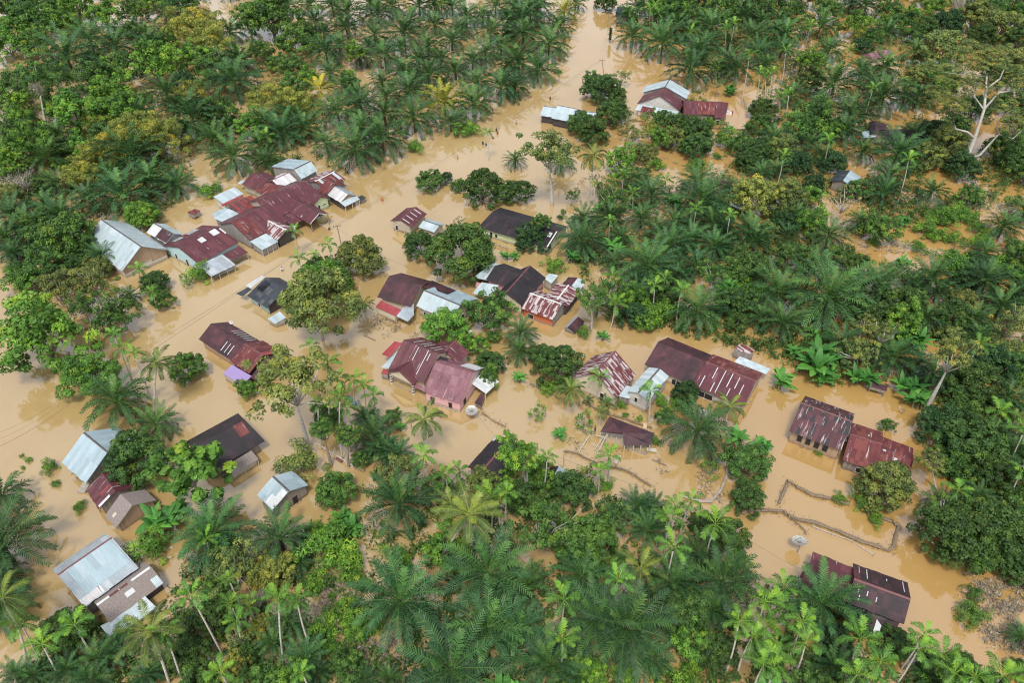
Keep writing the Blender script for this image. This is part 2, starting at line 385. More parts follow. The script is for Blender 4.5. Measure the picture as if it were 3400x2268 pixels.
    def band(s, side, z0, z1, mat, t0=0, t1=1, name='lower_wall'):
        p, q, n = s.W[side]; P = Vector((p.x, p.y, 0)).lerp(Vector((q.x, q.y, 0)), t0); Q = Vector((p.x, p.y, 0)).lerp(Vector((q.x, q.y, 0)), t1)
        d = (Q - P); ln = d.length; d.normalize(); n = Vector((n.x, n.y, 0)).normalized()
        g = MB(); g.box((P + Q) / 2 + n * .02, d, n, ln / 2, .03, z0, z1); s.part(g, name, mat); return s
    def poly(s, v, pts, mat, name='roof', t=.06, label=None):
        """a roof sheet given by its corners (x, y, height)"""
        b = MB(); b.slab([at(v, p, p[2]) for p in pts], t); s.last = [at(v, p, p[2]) for p in pts]
        return s.part(b, name, mat, label=label)
    def shed(s, v, p1, p2, h1, p3, h2, mat, near2=True, posts=2, wall=None, name='awning', base=-1.0, label=None):
        """lean-to: upper edge p1-p2 at h1, p3 the lower corner beside p2 (or p1) at h2"""
        a, b, c = at(v, p1, h1), at(v, p2, h1), at(v, p3, h2)
        u = (b - a).normalized(); n = Vector((-u.y, u.x, 0)); o = b if near2 else a
        d = (c - o).dot(n); k = n * d; dz = Vector((0, 0, h2 - h1))
        q = [a, b, b + k + dz, a + k + dz]
        mb = MB(); mb.slab(q, .05); r = s.part(mb, name, mat, label=label); s.last = q
        DBG.append((s.root['label'][:34], 'shed len %.1f run %.1f' % ((b - a).length, abs(d))))
        c0, c1 = q[3].lerp(q[0], .08), q[2].lerp(q[1], .08)
        for i in range(posts):
            e = c0.lerp(c1, .03 + .94 * i / max(1, posts - 1)); m = MB(); m.box(e, (1, 0), (0, 1), .06, .06, base, e.z - .05); s.part(m, 'post', PALEP)
        if wall:
            i0, i1, i2, i3 = q[0].lerp(q[2], .08), q[1].lerp(q[3], .08), q[2].lerp(q[0], .08), q[3].lerp(q[1], .08)
            m = MB()
            for x, y in ((i1, i2), (i2, i3), (i3, i0)): m.wall(x, y, base, x.z - .07, y.z - .07)
            m.wall(i0, i1, base, i0.z - .07, i1.z - .07)
            s.part(m, 'wall', wall); n2 = (k / abs(d)) if d else n
            s.W = {'F': (i3, i2, n2), 'S': (i1, i2, u), 'T': (i0, i3, -u)}
        return s
    def patch(s, slope, u0, u1, d0, d1, mat, name='roof_patch'):
        """a replaced sheet lying on slope L or R: fractions along the ridge and down the slope"""
        a, b, u, nl, nr, dl, dr, he, hr = s.ends; nn, dd = (nl, dl) if slope == 'L' else (nr, dr)
        f = lambda x, y: a.lerp(b, x) + nn * (dd * y) + Vector((0, 0, (he - hr) * y + .065))
        m = MB(); m.slab([f(u0, d0), f(u1, d0), f(u1, d1), f(u0, d1)], .02); s.part(m, name, mat, s.roof); return s
def hut(label, lm, v, roofpts, mat, wall, inset=.12, base=-1.0, name='hut', cat='hut', z0=None, stilts=False):
    """small hut under one sloping sheet: roof corners (x, y, height) in order"""
    cx = sum(p[0] for p in roofpts) / len(roofpts); cy = sum(p[1] for p in roofpts) / len(roofpts)
    H = House(label, lm, v, (cx, cy), name, cat, h=sum(p[2] for p in roofpts) / len(roofpts))
    H.poly(v, roofpts, mat); q = H.last; c = sum(q, Vector()) / len(q)
    k = [p.lerp(c, inset) for p in q]
    for p in k: p.z -= .09
    b = MB(); zb = base if z0 is None else z0
    for i in range(len(k)):
        j = (i + 1) % len(k); b.wall(k[i], k[j], zb, k[i].z, k[j].z)
    if stilts: b.face([(p.x, p.y, zb) for p in k])
    H.part(b, 'wall', wall)
    if stilts:
        for p in k:
            m = MB(); m.box(p.lerp(c, .1), (1, 0), (0, 1), .06, .06, -1, zb); H.part(m, 'leg', WOODP)
    return H

# ---- the row left of the road
H = House('long white zinc barn with a tan plank gable and whitewashed front by the forest', 'long white barn', 'a', (760, 800), 'barn', 'barn', 3)
H.gable('a', (1105, 880), (370, 378), (740, 1330), (1555, 905), he=2.2, mat=ZINC, wall=W_WHITE, gwall=W_TAN, cap=RIDGE, ovg=.5)
H.band('A', -.9, .95, W_WHITE, .01, .99).opening('A', .5, 2.6, -.6, 1.5, 'door', PALEP, W_WHITE)
H = House('small white shed with one maroon roof panel between the white barn and the blue-walled house', 'small white and maroon shed', 'a', (1550, 600), 'shed', 'shed', 3)
H.gable('a', (1712, 648), (1350, 450), (1570, 825), (1905, 660), he=2.5, mat=WHITE, matR=ZINC, wall=W_GREY, cap=RIDGE)
H.patch('L', .0, .55, .02, .99, DKMAR).patch('L', .06, .3, .06, .32, WHITE)
H = House('wide maroon-roofed house with light blue walls and a white awning in front', 'blue-walled house with maroon roof', '01', (1850, 680), h=3)
H.gable('01', (1636, 704), (2005, 510), (1512, 680), (1805, 870), he=2.3, mat=MAROON, wall=W_BLUE, ov=.35, ovg=.25)
H.opening('A', .3, .7, .3, 1.6).opening('A', .62, .8, -.5, 1.6, 'door', TRIM, W_DARK)
H.patch('R', .42, .55, .08, .3, WHITE).patch('R', .74, .9, .02, .28, WHITE).patch('L', .2, .42, .72, .98, ZINCO).patch('L', .55, .8, .7, .98, ZINCO).patch('R', .96, .995, .1, .42, WHITE)
H.shed('01', (1815, 870), (2040, 765), 2.25, (2135, 878), 1.75, ZINCO, True, 4, label='white and grey patched awning')
H.shed('01', (2045, 768), (2195, 690), 2.3, (2285, 742), 1.9, MAROON, True, 2)
H = House('maroon and rust-striped house with a red and white porch gable by the road', 'striped maroon house with white awning', 'c', (900, 600), h=3)
H.gable('c', (435, 555), (1150, 205), (800, 885), None, he=2.4, mat=MAROON, wall=W_GREY, pitch=.42)
H.patch('L', .0, .36, .02, .98, RUST).patch('L', .02, .12, .72, .95, WHITE)
H.gable('c', (1460, 690), (1125, 515), (1310, 885), (1575, 650), he=2.15, mat=RUSTW, wall=W_DARK, gwall=W_DARK, cap=TRIM)
H.shed('c', (780, 905), (1080, 752), 2.4, (1312, 905), 1.9, ZINC, True, 4, wall=W_GREY, label='flat pale zinc awning')
H = House('big maroon house of crossing gables with an open timber porch by the road', 'big crossing maroon roofs', 'b', (1550, 950), h=3)
H.gable('b', (1020, 930), (1950, 550), None, (1480, 1210), he=2.5, mat=MAROON, wall=W_PALE, pitch=.45)
H.gable('b', (2180, 1165), (1640, 850), (2030, 1375), (2390, 1195), he=2.4, mat=MAROON, wall=None, open_=True)
b_ = MB(); A_, B_, u_, nl_, nr_, dl_, dr_, he_, hr_ = H.ends
b_.slab([A_ + u_ * .4 + nl_ * dl_ * .45 + Vector((0, 0, -1.15)), A_ + u_ * .4 + nr_ * dr_ * .45 + Vector((0, 0, -1.15)), A_ + u_ * 1.6 + nr_ * dr_ * .45 + Vector((0, 0, -1.0)), A_ + u_ * 1.6 + nl_ * dl_ * .45 + Vector((0, 0, -1.0))], .05)
H.part(b_, 'ceiling_sheet', ZINCB)
for nn_, dd_ in ((nl_, dl_), (nr_, dr_)):
    b_ = MB(); b_.tube([A_ + Vector((0, 0, -.02)), A_ + nn_ * dd_ + Vector((0, 0, he_ - hr_ - .02))], .07, 5); H.part(b_, 'gable_board', TRIM)
H.gable('b', (2210, 865), (1925, 690), (2090, 1020), None, he=2.5, mat=MAROON, wall=W_GREEN)
H.opening('A', .3, .5, -.2, 1.7, 'door').opening('A', .68, .9, 1.2, 1.5)
H.poly('b', [(1490, 1235, 2.5), (1670, 1145, 2.5), (1880, 1295, 2.0), (1650, 1400, 2.0)], MAROON, 'awning')
H = House('maroon house in two roof levels at the back of the crossing maroon roofs', 'two-level maroon house', 'b', (1100, 620), h=3)
H.gable('b', (930, 410), (1255, 525), (775, 640), None, he=2.4, mat=MAROON, wall=W_PALE, pitch=.4)
H.gable('b', (1125, 560), (1500, 735), (1000, 745), None, he=2.3, mat=RUST, wall=W_PALE, pitch=.35)
H.poly('b', [(805, 540, 2.4), (775, 625, 2.1), (665, 610, 1.9), (720, 555, 2.2)], ZINCO, 'awning')
H = House('low white zinc shed with dark sheet seams beside the two-level maroon house', 'white striped shed', 'b', (1520, 540), 'shed', 'shed', 3)
H.gable('b', (1305, 545), (1612, 405), (1480, 680), None, he=2.3, mat=STRIPW, wall=W_GREY, cap=RIDGER, pitch=.4)
H = House('tall house with a clean white zinc roof over stained grey plank walls', 'tall white-roofed house', 'b', (1780, 300), h=4)
H.gable('b', (1715, 340), (2020, 190), (1362, 262), (1865, 515), he=2.8, hr=4.8, mat=ZINCB, matR=ZINC, wall=W_GREY, cap=RIDGE, ov=.3)  # back slope takes the bluer zinc, its shade set in the colour
H.opening('A', .2, .5, .6, 1.6).opening('A', .75, .5, .6, 1.6)
H = House('rusty red and white roofed house next to the tall white-roofed house', 'rusty red and white house', 'd', (1200, 760), h=3)
H.gable('d', (985, 800), (1500, 535), (765, 780), (1180, 1060), he=2.5, mat=RUSTW, matR=RUST, wall=W_GREY, cap=TRIM)
H.patch('R', .12, .24, .03, .75, ZINC).patch('R', .8, .93, .02, .8, ZINC)
H.gable('d', (1510, 870), (1290, 750), (1300, 1165), (1795, 905), he=2.35, mat=RUST, wall=W_GREY, cap=RIDGER)
H = House('little white and rust striped roadside stall with a white front awning', 'white striped roadside stall', 'd', (1700, 1150), 'stall', 'stall', 3)
H.gable('d', (1835, 1135), (1490, 925), (1640, 1345), (2030, 1150), he=2.1, mat=STRIPW, matR=ZINCO, wall=W_DARK, gwall=W_TAN)
H.shed('d', (1640, 1350), (2025, 1155), 2.1, (2092, 1290), 1.6, ZINC, True, 3)
hut('tiny grey flat-topped kiosk standing in the water at the road edge', 'tiny grey kiosk', 'd', [(2085, 1215, 1.2), (2205, 1150, 1.3), (2315, 1215, 1.2), (2205, 1290, 1.1)], GREYB, W_GREY, .2, name='kiosk', cat='kiosk')
H = House('white mono-pitch hut with a red eave strip, outermost of the roof cluster', 'white mono-pitch hut', 'b', (470, 850), 'hut', 'hut', 2.5)
H.shed('b', (210, 855), (600, 675), 3.0, (745, 815), 2.4, ZINC, True, 0, W_WHITE, 'roof')
H.poly('b', [(355, 1003, 2.42), (748, 822, 2.42), (775, 850, 2.2), (385, 1035, 2.2)], REDP, 'eave_sheet')
H = House('open shed with a bright red roof of pale stripes behind the striped maroon house', 'bright red striped shed', 'b', (760, 1020), 'shed', 'shed', 2.7)
H.shed('b', (490, 1015), (905, 825), 3.0, (1020, 1040), 2.3, REDST, True, 2, W_GREY, 'roof')
H = House('low shed of torn white zinc sheets beside the bright red striped shed', 'torn white zinc shed', 'b', (430, 1230), 'shed', 'shed', 2.4)
H.shed('b', (215, 1250), (495, 1075), 2.6, (665, 1230), 2.1, ZINC, True, 2, W_GREY, 'roof')
H.poly('b', [(190, 1170, 2.4), (430, 1060, 2.5), (492, 1078, 2.62), (230, 1235, 2.62)], ZINCB, 'back_sheet')
hut('small red-roofed coop on stilts in the water behind the blue-walled house', 'red-roofed stilt coop', 'a', [(1970, 248, 1.3), (2110, 182, 1.5), (2210, 215, 1.5), (2085, 300, 1.3)], RUST, W_GREY, .06, name='coop', cat='coop', z0=.35, stilts=True)

# ---- along the near side of the road
H = House('blackened grey roofed house with turquoise walls beside the big spreading tree', 'black-roofed turquoise house', 'e', (950, 400), h=3)
H.gable('e', (1115, 335), (865, 190), (925, 592), (1232, 308), he=1.95, hr=3.7, mat=GREYB, wall=W_TURQ, gwall=W_DARK)
H.patch('L', .05, .95, .05, .62, GREYB).patch('L', .62, .92, .12, .58, BLACK)
H.poly('e', [(650, 310, 2.0), (690, 338, 2.0), (580, 422, 1.7), (500, 390, 1.6)], GREYB, 'awning')
H.poly('e', [(825, 165, 2.5), (860, 180, 2.5), (685, 320, 2.1), (612, 292, 2.0)], WHITE, 'side_sheet')
H.opening('L', .55, .7, .3, 1.2)
hut('white zinc lean-to half hidden under the big spreading tree', 'white lean-to', 'e', [(888, 705, 1.3), (1040, 612, 1.6), (1120, 690, 1.5), (985, 765, 1.1)], ZINC, W_PALE, .1, name='lean_to', cat='lean-to')
H = House('long maroon house with a raised red end and a purple awning', 'long maroon house with purple awning', 'e', (450, 950), h=3)
H.gable('e', (190, 762), (605, 1014), (55, 970), (400, 748), he=2.2, mat=DKMAR, wall=W_TAN)
for k in range(3): H.patch('L', .62 + .1 * k, .635 + .1 * k, .35, .9, WHITE, 'skylight_strip')
for k in range(6): H.patch('R', .42 + .09 * k, .435 + .09 * k, .35, .95, WHITE, 'skylight_strip')
H.gable('e', (840, 1160), (605, 1012), (692, 1405), (1088, 1135), he=2.2, mat=RUST, wall=W_DARK, cap=RIDGER)
H.patch('R', .0, .2, .03, .99, REDP)
H.gable('e', (965, 1240), (862, 1185), (772, 1480), None, he=2.0, mat=DKMAR, wall=W_DARK, pitch=.5)
H.shed('e', (450, 1275), (692, 1415), 2.15, (364, 1402), 1.7, PURPLE, False, 2, W_PALE, label='purple painted awning')
H = House('pale plank cottage with a striped maroon roof and a white zinc rear half', 'pale plank cottage', 'f', (540, 250), h=3)
H.gable('f', (375, 240), (560, 92), (205, 300), (495, 328), he=2.3, mat=MAROON, matR=MAROON, wall=W_PALE, ovg=.25, cap=RIDGER)
for k in range(4): H.patch('R', .1 + .24 * k, .13 + .24 * k, .05, .7, WHITE, 'skylight_strip')
H.opening('A', .22, .6, .2, 1.5)
H.gable('f', (825, 303), (645, 243), (775, 390), (912, 300), he=2.3, mat=ZINC, matR=ZINCB, wall=W_PALE, cap=RIDGE)  # far slope in darker blue zinc, standing in for shade
H = House('long black-brown house with pale green walls and two white roof patches', 'long black-brown house', 'f', (1700, 300), h=3)
H.gable('f', (1430, 150), (2195, 370), (1285, 327), (1550, 105), he=2.2, mat=BLACK, wall=W_GREEN, hipA=.7)
H.patch('L', .62, .7, .15, .42, WHITE).patch('L', .90, .945, .2, .45, WHITE).patch('L', .545, .56, .02, .9, WHITE, 'skylight_strip').patch('L', .745, .757, .05, .5, WHITE, 'skylight_strip').patch('L', .975, .99, .05, .98, TRIM)
H.opening('L', .14, .6, -.4, 1.6, 'door').opening('L', .22, .6, .5, 1.4)
H = House('broad dark maroon house joined to a white zinc house with a red awning', 'dark maroon and white double house', 'f', (620, 1150), h=3)
H.gable('f', (245, 885), (620, 990), (88, 1120), (430, 862), he=2.4, mat=DKMAR, wall=W_CREAM, hipA=.1)
H.poly('f', [(600, 1000, 3.8), (742, 937, 2.6), (1022, 1052, 2.6), (920, 1095, 3.9)], DKMAR)
H.gable('f', (1065, 1220), (655, 1050), (960, 1402), (1205, 1120), he=2.4, hr=4.5, mat=ZINC, matR=ZINCB, wall=W_PALE, cap=RIDGE, ov=.4)  # zinc copy with painted shade on the far slope
H.opening('A', .42, .8, -.3, 1.6, 'door').opening('L', .72, .7, .3, 1.4).opening('L', .82, .7, .3, 1.4)
H.shed('f', (155, 1167), (388, 1272), 2.35, (103, 1246), 1.85, REDP, False, 2, W_CREAM, label='plain red awning')
H.poly('f', [(395, 1262, 2.3), (530, 1178, 2.35), (535, 1332, 1.9), (462, 1408, 1.7), (332, 1348, 1.8)], ZINCO, 'side_awning')
H = House('charcoal cross-roofed house with pink walls and two white awnings', 'charcoal cross-roofed house', 'k', (480, 230), h=3)
H.gable('k', (395, 340), (640, 65), (340, 320), (560, 478), he=2.4, hr=4.3, mat=BLACK, wall=W_PINK, gwall=W_CREAM, cap=RIDGER)
H.gable('k', (285, 68), (560, 165), (214, 214), None, he=2.5, hr=3.9, mat=BLACK, wall=W_PINK)
H.poly('k', [(265, 38, 2.9), (350, 55, 3.0), (214, 216, 2.4), (65, 185, 2.2)], ZINC, 'awning')
H.poly('k', [(150, 235, 2.5), (326, 266, 2.5), (250, 378, 2.0), (55, 350, 1.8)], ZINC, 'awning')
H.opening('R', .8, .6, .4, 1.4)
b_ = MB(); q_ = [at('k', p, 0) for p in ((112, 215), (215, 235), (300, 265), (240, 345), (90, 300))]
for i in range(5): b_.wall(q_[i], q_[(i + 1) % 5], -1, 1.75, 1.75)
H.part(b_, 'side_wall', W_PINK)
H = House('rusty red and white roofed wing with orange walls in front of the charcoal house', 'rusty wing with orange walls', 'k', (780, 450), h=3)
H.gable('k', (960, 455), (640, 345), (885, 618), None, he=2.2, mat=RUSTW, wall=W_ORANGE, gwall=W_GREY, cap=TRIM, pitch=.45)
H.opening('L', .75, 1.2, .2, 1.2)
H.gable('k', (1032, 264), (905, 425), (900, 262), (1118, 360), he=2.4, mat=RUSTW, wall=W_DARK, cap=TRIM)
H = House('small hut half maroon half white roofed behind the rusty wing', 'half white half maroon hut', 'k', (1090, 250), 'hut', 'hut', 3)
H.gable('k', (1062, 272), (1125, 190), (985, 240), (1135, 328), he=2.4, mat=DKMAR, matR=ZINC, wall=W_GREY)
hut('pale washhouse with a flat white zinc top behind the charcoal house', 'flat white washhouse', 'k', [(780, 195, 2.3), (835, 145, 2.4), (928, 165, 2.3), (858, 247, 2.2)], ZINC, W_PALE, .1, name='washhouse', cat='washhouse')
H = House('flooded hut showing only a dark red roof beside the white-trunked tree', 'sunken dark red hut', 'k', (1100, 650), 'hut', 'hut', 1)
H.gable('k', (1022, 692), (1128, 585), (1092, 738), (1003, 682), he=.7, hr=1.25, mat=DKMAR, matR=ZINCO, wall=W_GREY, ov=.15, ovg=.1)

# ---- the pink house
H = House('pink-walled house under faded maroon roofs with a porch on black and white banded posts', 'pink-walled house', 'g', (1100, 700), h=3)
H.gable('g', (565, 215), (1215, 470), (300, 755), (920, 182), he=2.8, mat=MAROON, wall=W_CREAM)
for u0, d0, d1 in ((.45, .05, .5), (.72, .03, .85), (.8, .1, .35)): H.patch('L', u0, u0 + .015, d0, d1, WHITE, 'skylight_strip')
for u0 in (.2, .4, .5, .68, .8): H.patch('R', u0, u0 + .02, .15, .8, WHITE, 'skylight_strip')
H.gable('g', (475, 800), (690, 615), (240, 835), (735, 1055), he=2.6, mat=MAROON, wall=None, ov=.2)
a_, b2_, u_, nl_, nr_, dl_, dr_, he_, hr_ = H.ends
b_ = MB(); p_ = a_ + u_ * .25; b_.wall(p_ + nl_ * (dl_ - .1), p_ + nr_ * (dr_ - .1), he_ - .35, he_ - .1, he_ - .1, 0, (p_, hr_ - .1)); H.part(b_, 'gable_wall', W_CREAM)
for p_ in (a_ + u_ * .35 + nl_ * (dl_ - .4), a_ + u_ * .35 + nr_ * (dr_ - .4)):
    b_ = MB()
    for k in range(10): b_.tube([(p_.x, p_.y, -.6 + .3 * k), (p_.x, p_.y, -.3 + .3 * k)], .17 if k % 2 else .2, 10, k % 2)
    H.part(b_, 'post', [TRIM, DARK])
b_ = MB(); p0_ = a_ + u_ * .35 + nl_ * (dl_ - .4); p1_ = a_ + u_ * .35 + nr_ * (dr_ - .4); b_.tube([(p0_.x, p0_.y, .25), (p1_.x, p1_.y, .25)], .07, 5); H.part(b_, 'railing', CONC)
H.gable('g', (1835, 815), (1150, 612), (1545, 1375), (2085, 745), he=2.5, mat=PINKM, wall=W_PINK, gwall=W_PINK, cap=RIDGER, ov=.3)
H.patch('R', .0, .45, .32, .99, WHITE)
H.opening('L', .82, .5, .5, 1.5, 'window', W_DARK).opening('L', .28, .5, .5, 1.5, 'window', W_DARK).opening('A', .2, .7, .5, 1.5, 'window', W_DARK)
H.band('A', 2.35, 3.3, W_WHITE, .52, .95, 'upper_wall')
b_ = MB(); pL = H.W['L']; d_ = (pL[1] - pL[0]).normalized(); d_.z = 0; b_.box((pL[0] + pL[1]) / 2 + pL[2] * .05, d_, pL[2], (pL[1] - pL[0]).length / 2, .1, -.1, .18); H.part(b_, 'floor_beam', CONC)
H.gable('g', (1310, 430), (1530, 232), None, (1748, 490), he=2.9, mat=MAROON, wall=W_CREAM, cap=RIDGER, pitch=.4)
H.shed('g', (1815, 1020), (2060, 795), 2.5, (2228, 1092), 1.7, WHITE, True, 2, label='white sheet lean-to')
H.poly('g', [(395, 240, 2.8), (535, 275, 2.9), (300, 535, 2.2), (152, 485, 2.0)], REDP, 'awning')
H.poly('g', [(470, 400, 2.7), (300, 748, 2.4), (143, 728, 2.0)], ZINC, 'side_sheet')
H.poly('g', [(770, 1020, 2.3), (905, 1060, 2.4), (1000, 1192, 1.9), (730, 1090, 1.9)], PINKM, 'awning')
H.poly('g', [(1190, 505, 4.55), (1395, 560, 4.5), (1340, 665, 4.2), (1150, 600, 4.25)], BLACK, 'roof_gutter')
hut('little red-topped privy beside the banded porch of the pink-walled house', 'red-topped privy', 'g', [(140, 835, 1.3), (185, 755, 1.5), (285, 780, 1.5), (270, 870, 1.3)], REDP, W_GREY, .06, name='privy', cat='privy')
hut('small maroon-roofed coop by the big mesh dish', 'maroon-roofed coop', 'g', [(1985, 1222, 1.5), (2065, 1232, 1.4), (2000, 1440, .9), (1880, 1385, 1.1)], DKMAR, W_WOOD, .08, name='coop', cat='coop')

# ---- right of the pink house
H = House('cream house under a flaking rust and white roof with a dark wet base', 'flaking rust and white house', 'h', (420, 400), h=3)
H.gable('h', (285, 430), (515, 185), (70, 440), (535, 680), he=2.4, mat=RUSTW, wall=W_CREAM, cap=RIDGER, ov=.3)
H.opening('A', .7, .7, -.4, 1.7, 'door')
H = House('narrow two-storey plank house with a bright white roof beside the flaking rust house', 'narrow white-roofed plank house', 'h', (880, 520), h=3)
H.gable('h', (765, 648), (1000, 380), (640, 645), (865, 745), he=3.0, mat=ZINC, wall=W_WHITE, gwall=W_WHITE, cap=RIDGE, ov=.25, ovg=.25)
H.opening('A', .4, .5, 1.3, 2.3).opening('L', .4, .5, 1.3, 2.2)
H.poly('h', [(540, 685, 1.9), (635, 568, 2.6), (702, 585, 2.6), (672, 712, 1.9)], ZINC, 'awning')
b_ = MB(); q_ = [at('h', (x, y), 1.9) for x, y in ((552, 680), (665, 702), (690, 595), (638, 580))]
for i in range(4): b_.wall(q_[i], q_[(i + 1) % 4], -1, 1.85, 1.85)
H.part(b_, 'annex_wall', W_WOOD)
H = House('long two-part house, black-maroon roof then red roof with white strips', 'long black and red house', 'h', (1450, 380), h=3)
H.gable('h', (985, 85), (1500, 300), (850, 340), (1052, 18), he=2.3, mat=DKMAR, wall=W_CREAM)
H.opening('L', .64, .7, .2, 1.4).opening('L', .74, .7, .2, 1.4).opening('L', .3, .7, .3, 1.4)
H.gable('h', (2072, 520), (1500, 300), (1880, 775), (2165, 440), he=2.2, mat=MAROON, matR=RUST, wall=W_PALE, cap=RIDGER)
for u0, d0, d1 in ((.86, .5, .95), (.72, .05, .5), (.56, .05, .95), (.42, .05, .6), (.28, .1, .55), (.65, .6, .98), (.35, .6, .9), (.16, .3, .7)): H.patch('L', u0, u0 + .014, d0, d1, WHITE, 'skylight_strip')
H.opening('L', .85, 1.4, .1, 1.3).opening('L', .68, 1.4, .1, 1.3)
H.poly('h', [(1890, 243, 2.7), (2230, 383, 2.6), (2180, 442, 2.2), (1828, 305, 2.3)], ZINC, 'rear_awning')
hut('rusty-topped zinc privy behind the long black and red house', 'rusty-topped privy', 'h', [(1820, 165, 2.0), (1895, 103, 2.2), (2055, 178, 2.1), (2005, 218, 1.9)], RUSTW, W_GREY, .06, name='privy', cat='privy')
H = House('collapsed dark maroon roofed pavilion with a bare white timber frame', 'collapsed dark pavilion', 'h', (620, 1080), 'pavilion', 'pavilion', 2.5)
H.poly('h', [(445, 910, 3.0), (590, 1090, 3.0), (600, 1110, 2.7), (345, 1080, 1.9)], DKMAR, 'roof')
H.poly('h', [(445, 910, 3.0), (948, 1098, 2.4), (905, 1228, 1.6), (612, 1235, 1.7), (590, 1090, 2.9)], DKMAR, 'roof')
for x, y in ((350, 1080), (475, 1090), (525, 1140), (585, 1150), (615, 1225), (715, 1225), (795, 1222), (895, 1225), (930, 1105)):
    p_ = at('h', (x, y), 1.75); b_ = MB(); b_.box(p_, (1, 0), (0, 1), .07, .07, -1, 1.6); H.part(b_, 'post', PALEP)
b_ = MB(); q_ = [at('h', p, 0) for p in ((640, 1260), (835, 1345), (900, 1300), (700, 1215))]
for i in (0, 1): b_.wall(q_[i], q_[i + 1], -1, .55, .55)
H.part(b_, 'low_wall', CONC)
for P0, P1, z0, z1 in (((115, 1290), (225, 1120), .9, 1.1), ((310, 1320), (420, 1110), 1.5, 1.7), ((330, 1330), (400, 1130), .6, .8), ((280, 1280), (385, 1130), .9, 1.2), ((245, 1215), (330, 1250), .3, .3), ((300, 1120), (380, 1140), .8, .9)):
    b_ = MB(); b_.tube([at('h', P0, z0), at('h', P1, z1)], .08, 5); H.part(b_, 'frame_beam', PALEP)
for x, y, z in ((115, 1290, .9), (205, 1150, 1.0), (310, 1320, 1.5), (420, 1110, 1.7)):
    p_ = at('h', (x, y), z); b_ = MB(); b_.box(p_, (1, 0), (0, 1), .09, .09, -1, z); H.part(b_, 'frame_post', PALEP)
hut('low rusty roof almost under water beside the bright palm clump', 'low rusty roof', 'h', [(1280, 815, .9), (1400, 795, 1.2), (1570, 870, 1.1), (1500, 935, .8), (1300, 860, .7)], RUSTW, W_GREY, .1, name='shed', cat='shed')

# ---- lower left
H = House('pale blue zinc-roofed house with plank walls next to the dense dark green tree', 'pale blue-roofed house', 'i', (280, 300), h=3)
H.gable('i', (400, 303), (230, 163), (232, 512), (560, 203), he=2.2, mat=ZINCB, wall=W_WOOD, cap=RIDGE)
H.opening('A', .3, .8, -.3, 1.5, 'door')
H = House('maroon cottage wedged between the pale blue roof and the thatched hut', 'wedged maroon cottage', 'i', (340, 570), h=2.5)
H.gable('i', (455, 580), (365, 450), (335, 700), None, he=2.0, mat=MAROON, wall=W_WOOD, pitch=.5)
H.patch('L', .0, .1, .3, .95, WHITE).patch('L', .35, .42, .1, .6, REDP)
b_ = MB(); p_ = at('i', (230, 552), .35); b_.box(p_, (1, 0), (0, 1), .6, .9, -1, .35); H.part(b_, 'water_tank', CONC)
H = House('thatched hut with a low plank front, nearest the banana clump', 'thatched hut', 'i', (540, 700), 'hut', 'hut', 2.5)
H.gable('i', (575, 680), (490, 600), (455, 832), (742, 640), he=1.7, mat=THATCH, wall=W_PALE, gwall=W_TAN, thick=.16)
H.patch('L', .45, .62, .62, .82, PALEP)
H = House('black-roofed house with one square red roof patch and a thatched porch', 'black house with red roof patch', 'j', (470, 260), h=3)
H.gable('j', (150, 298), (535, 85), (560, 330), (505, 24), he=2.2, mat=BLACK, wall=W_WOOD, hipB=.9)
H.patch('L', .78, .97, .02, .5, RUST)
H.shed('j', (380, 455), (600, 320), 1.9, (648, 395), 1.3, THATCH, True, 3, W_PALE, label='grey thatched porch')
H = House('tiny grey plank cabin with a pale blue roof and a dark doorway', 'tiny grey plank cabin', 'j', (840, 640), 'cabin', 'cabin', 2.5)
H.gable('j', (895, 640), (770, 525), (768, 787), (1048, 597), he=2.2, mat=ZINCB, matR=ZINCB, wall=W_WOOD, cap=RIDGE, ov=.3)
H.patch('L', .0, .3, .1, .98, WHITE).patch('L', .3, .5, .55, .98, WHITE)
H.opening('A', .62, .8, -.3, 1.6, 'door', WOODP)
b_ = MB(); b_.box(at('j', (740, 800), .2), Vector((.6, -.8)), Vector((.8, .6)), 1.5, .25, -.5, .35); H.part(b_, 'plank_step', WOODP)
H = House('large grey-white zinc house with a low thatched rear wing and white patches', 'large zinc and thatch house', '03', (900, 550), h=3)
H.gable('03', (530, 578), (1025, 235), (770, 880), (480, 530), he=2.5, hr=4.2, mat=ZINCO, matR=ZINCO, wall=W_GREY, cap=RIDGER)
H.patch('L', .14, .97, .02, .78, ZINCB).patch('L', .0, .38, .80, .99, STRIPW)
H.gable('03', (890, 858), (1388, 503), (1032, 1000), None, he=1.6, mat=THATCH, wall=W_DARK, pitch=.5, ovg=.2)
H.patch('L', .42, .58, .3, .55, WHITE).patch('L', .0, .22, -.05, .05, WHITE, 'ridge_board').patch('L', .62, .98, -.05, .05, WHITE, 'ridge_board').patch('L', .86, .99, .5, .99, ZINC).patch('L', .22, .55, -.04, .05, RUST, 'ridge_board')
H.poly('03', [(925, 690, 2.5), (1245, 470, 2.5), (1262, 500, 2.35), (960, 730, 2.35)], WHITE, 'gutter_board')
H.poly('03', [(1020, 1000, 1.6), (1215, 870, 1.7), (1330, 772, 1.75), (1432, 872, 1.25), (1240, 1025, .95), (1000, 1142, .8), (920, 1048, 1.1)], ZINC, 'awning')

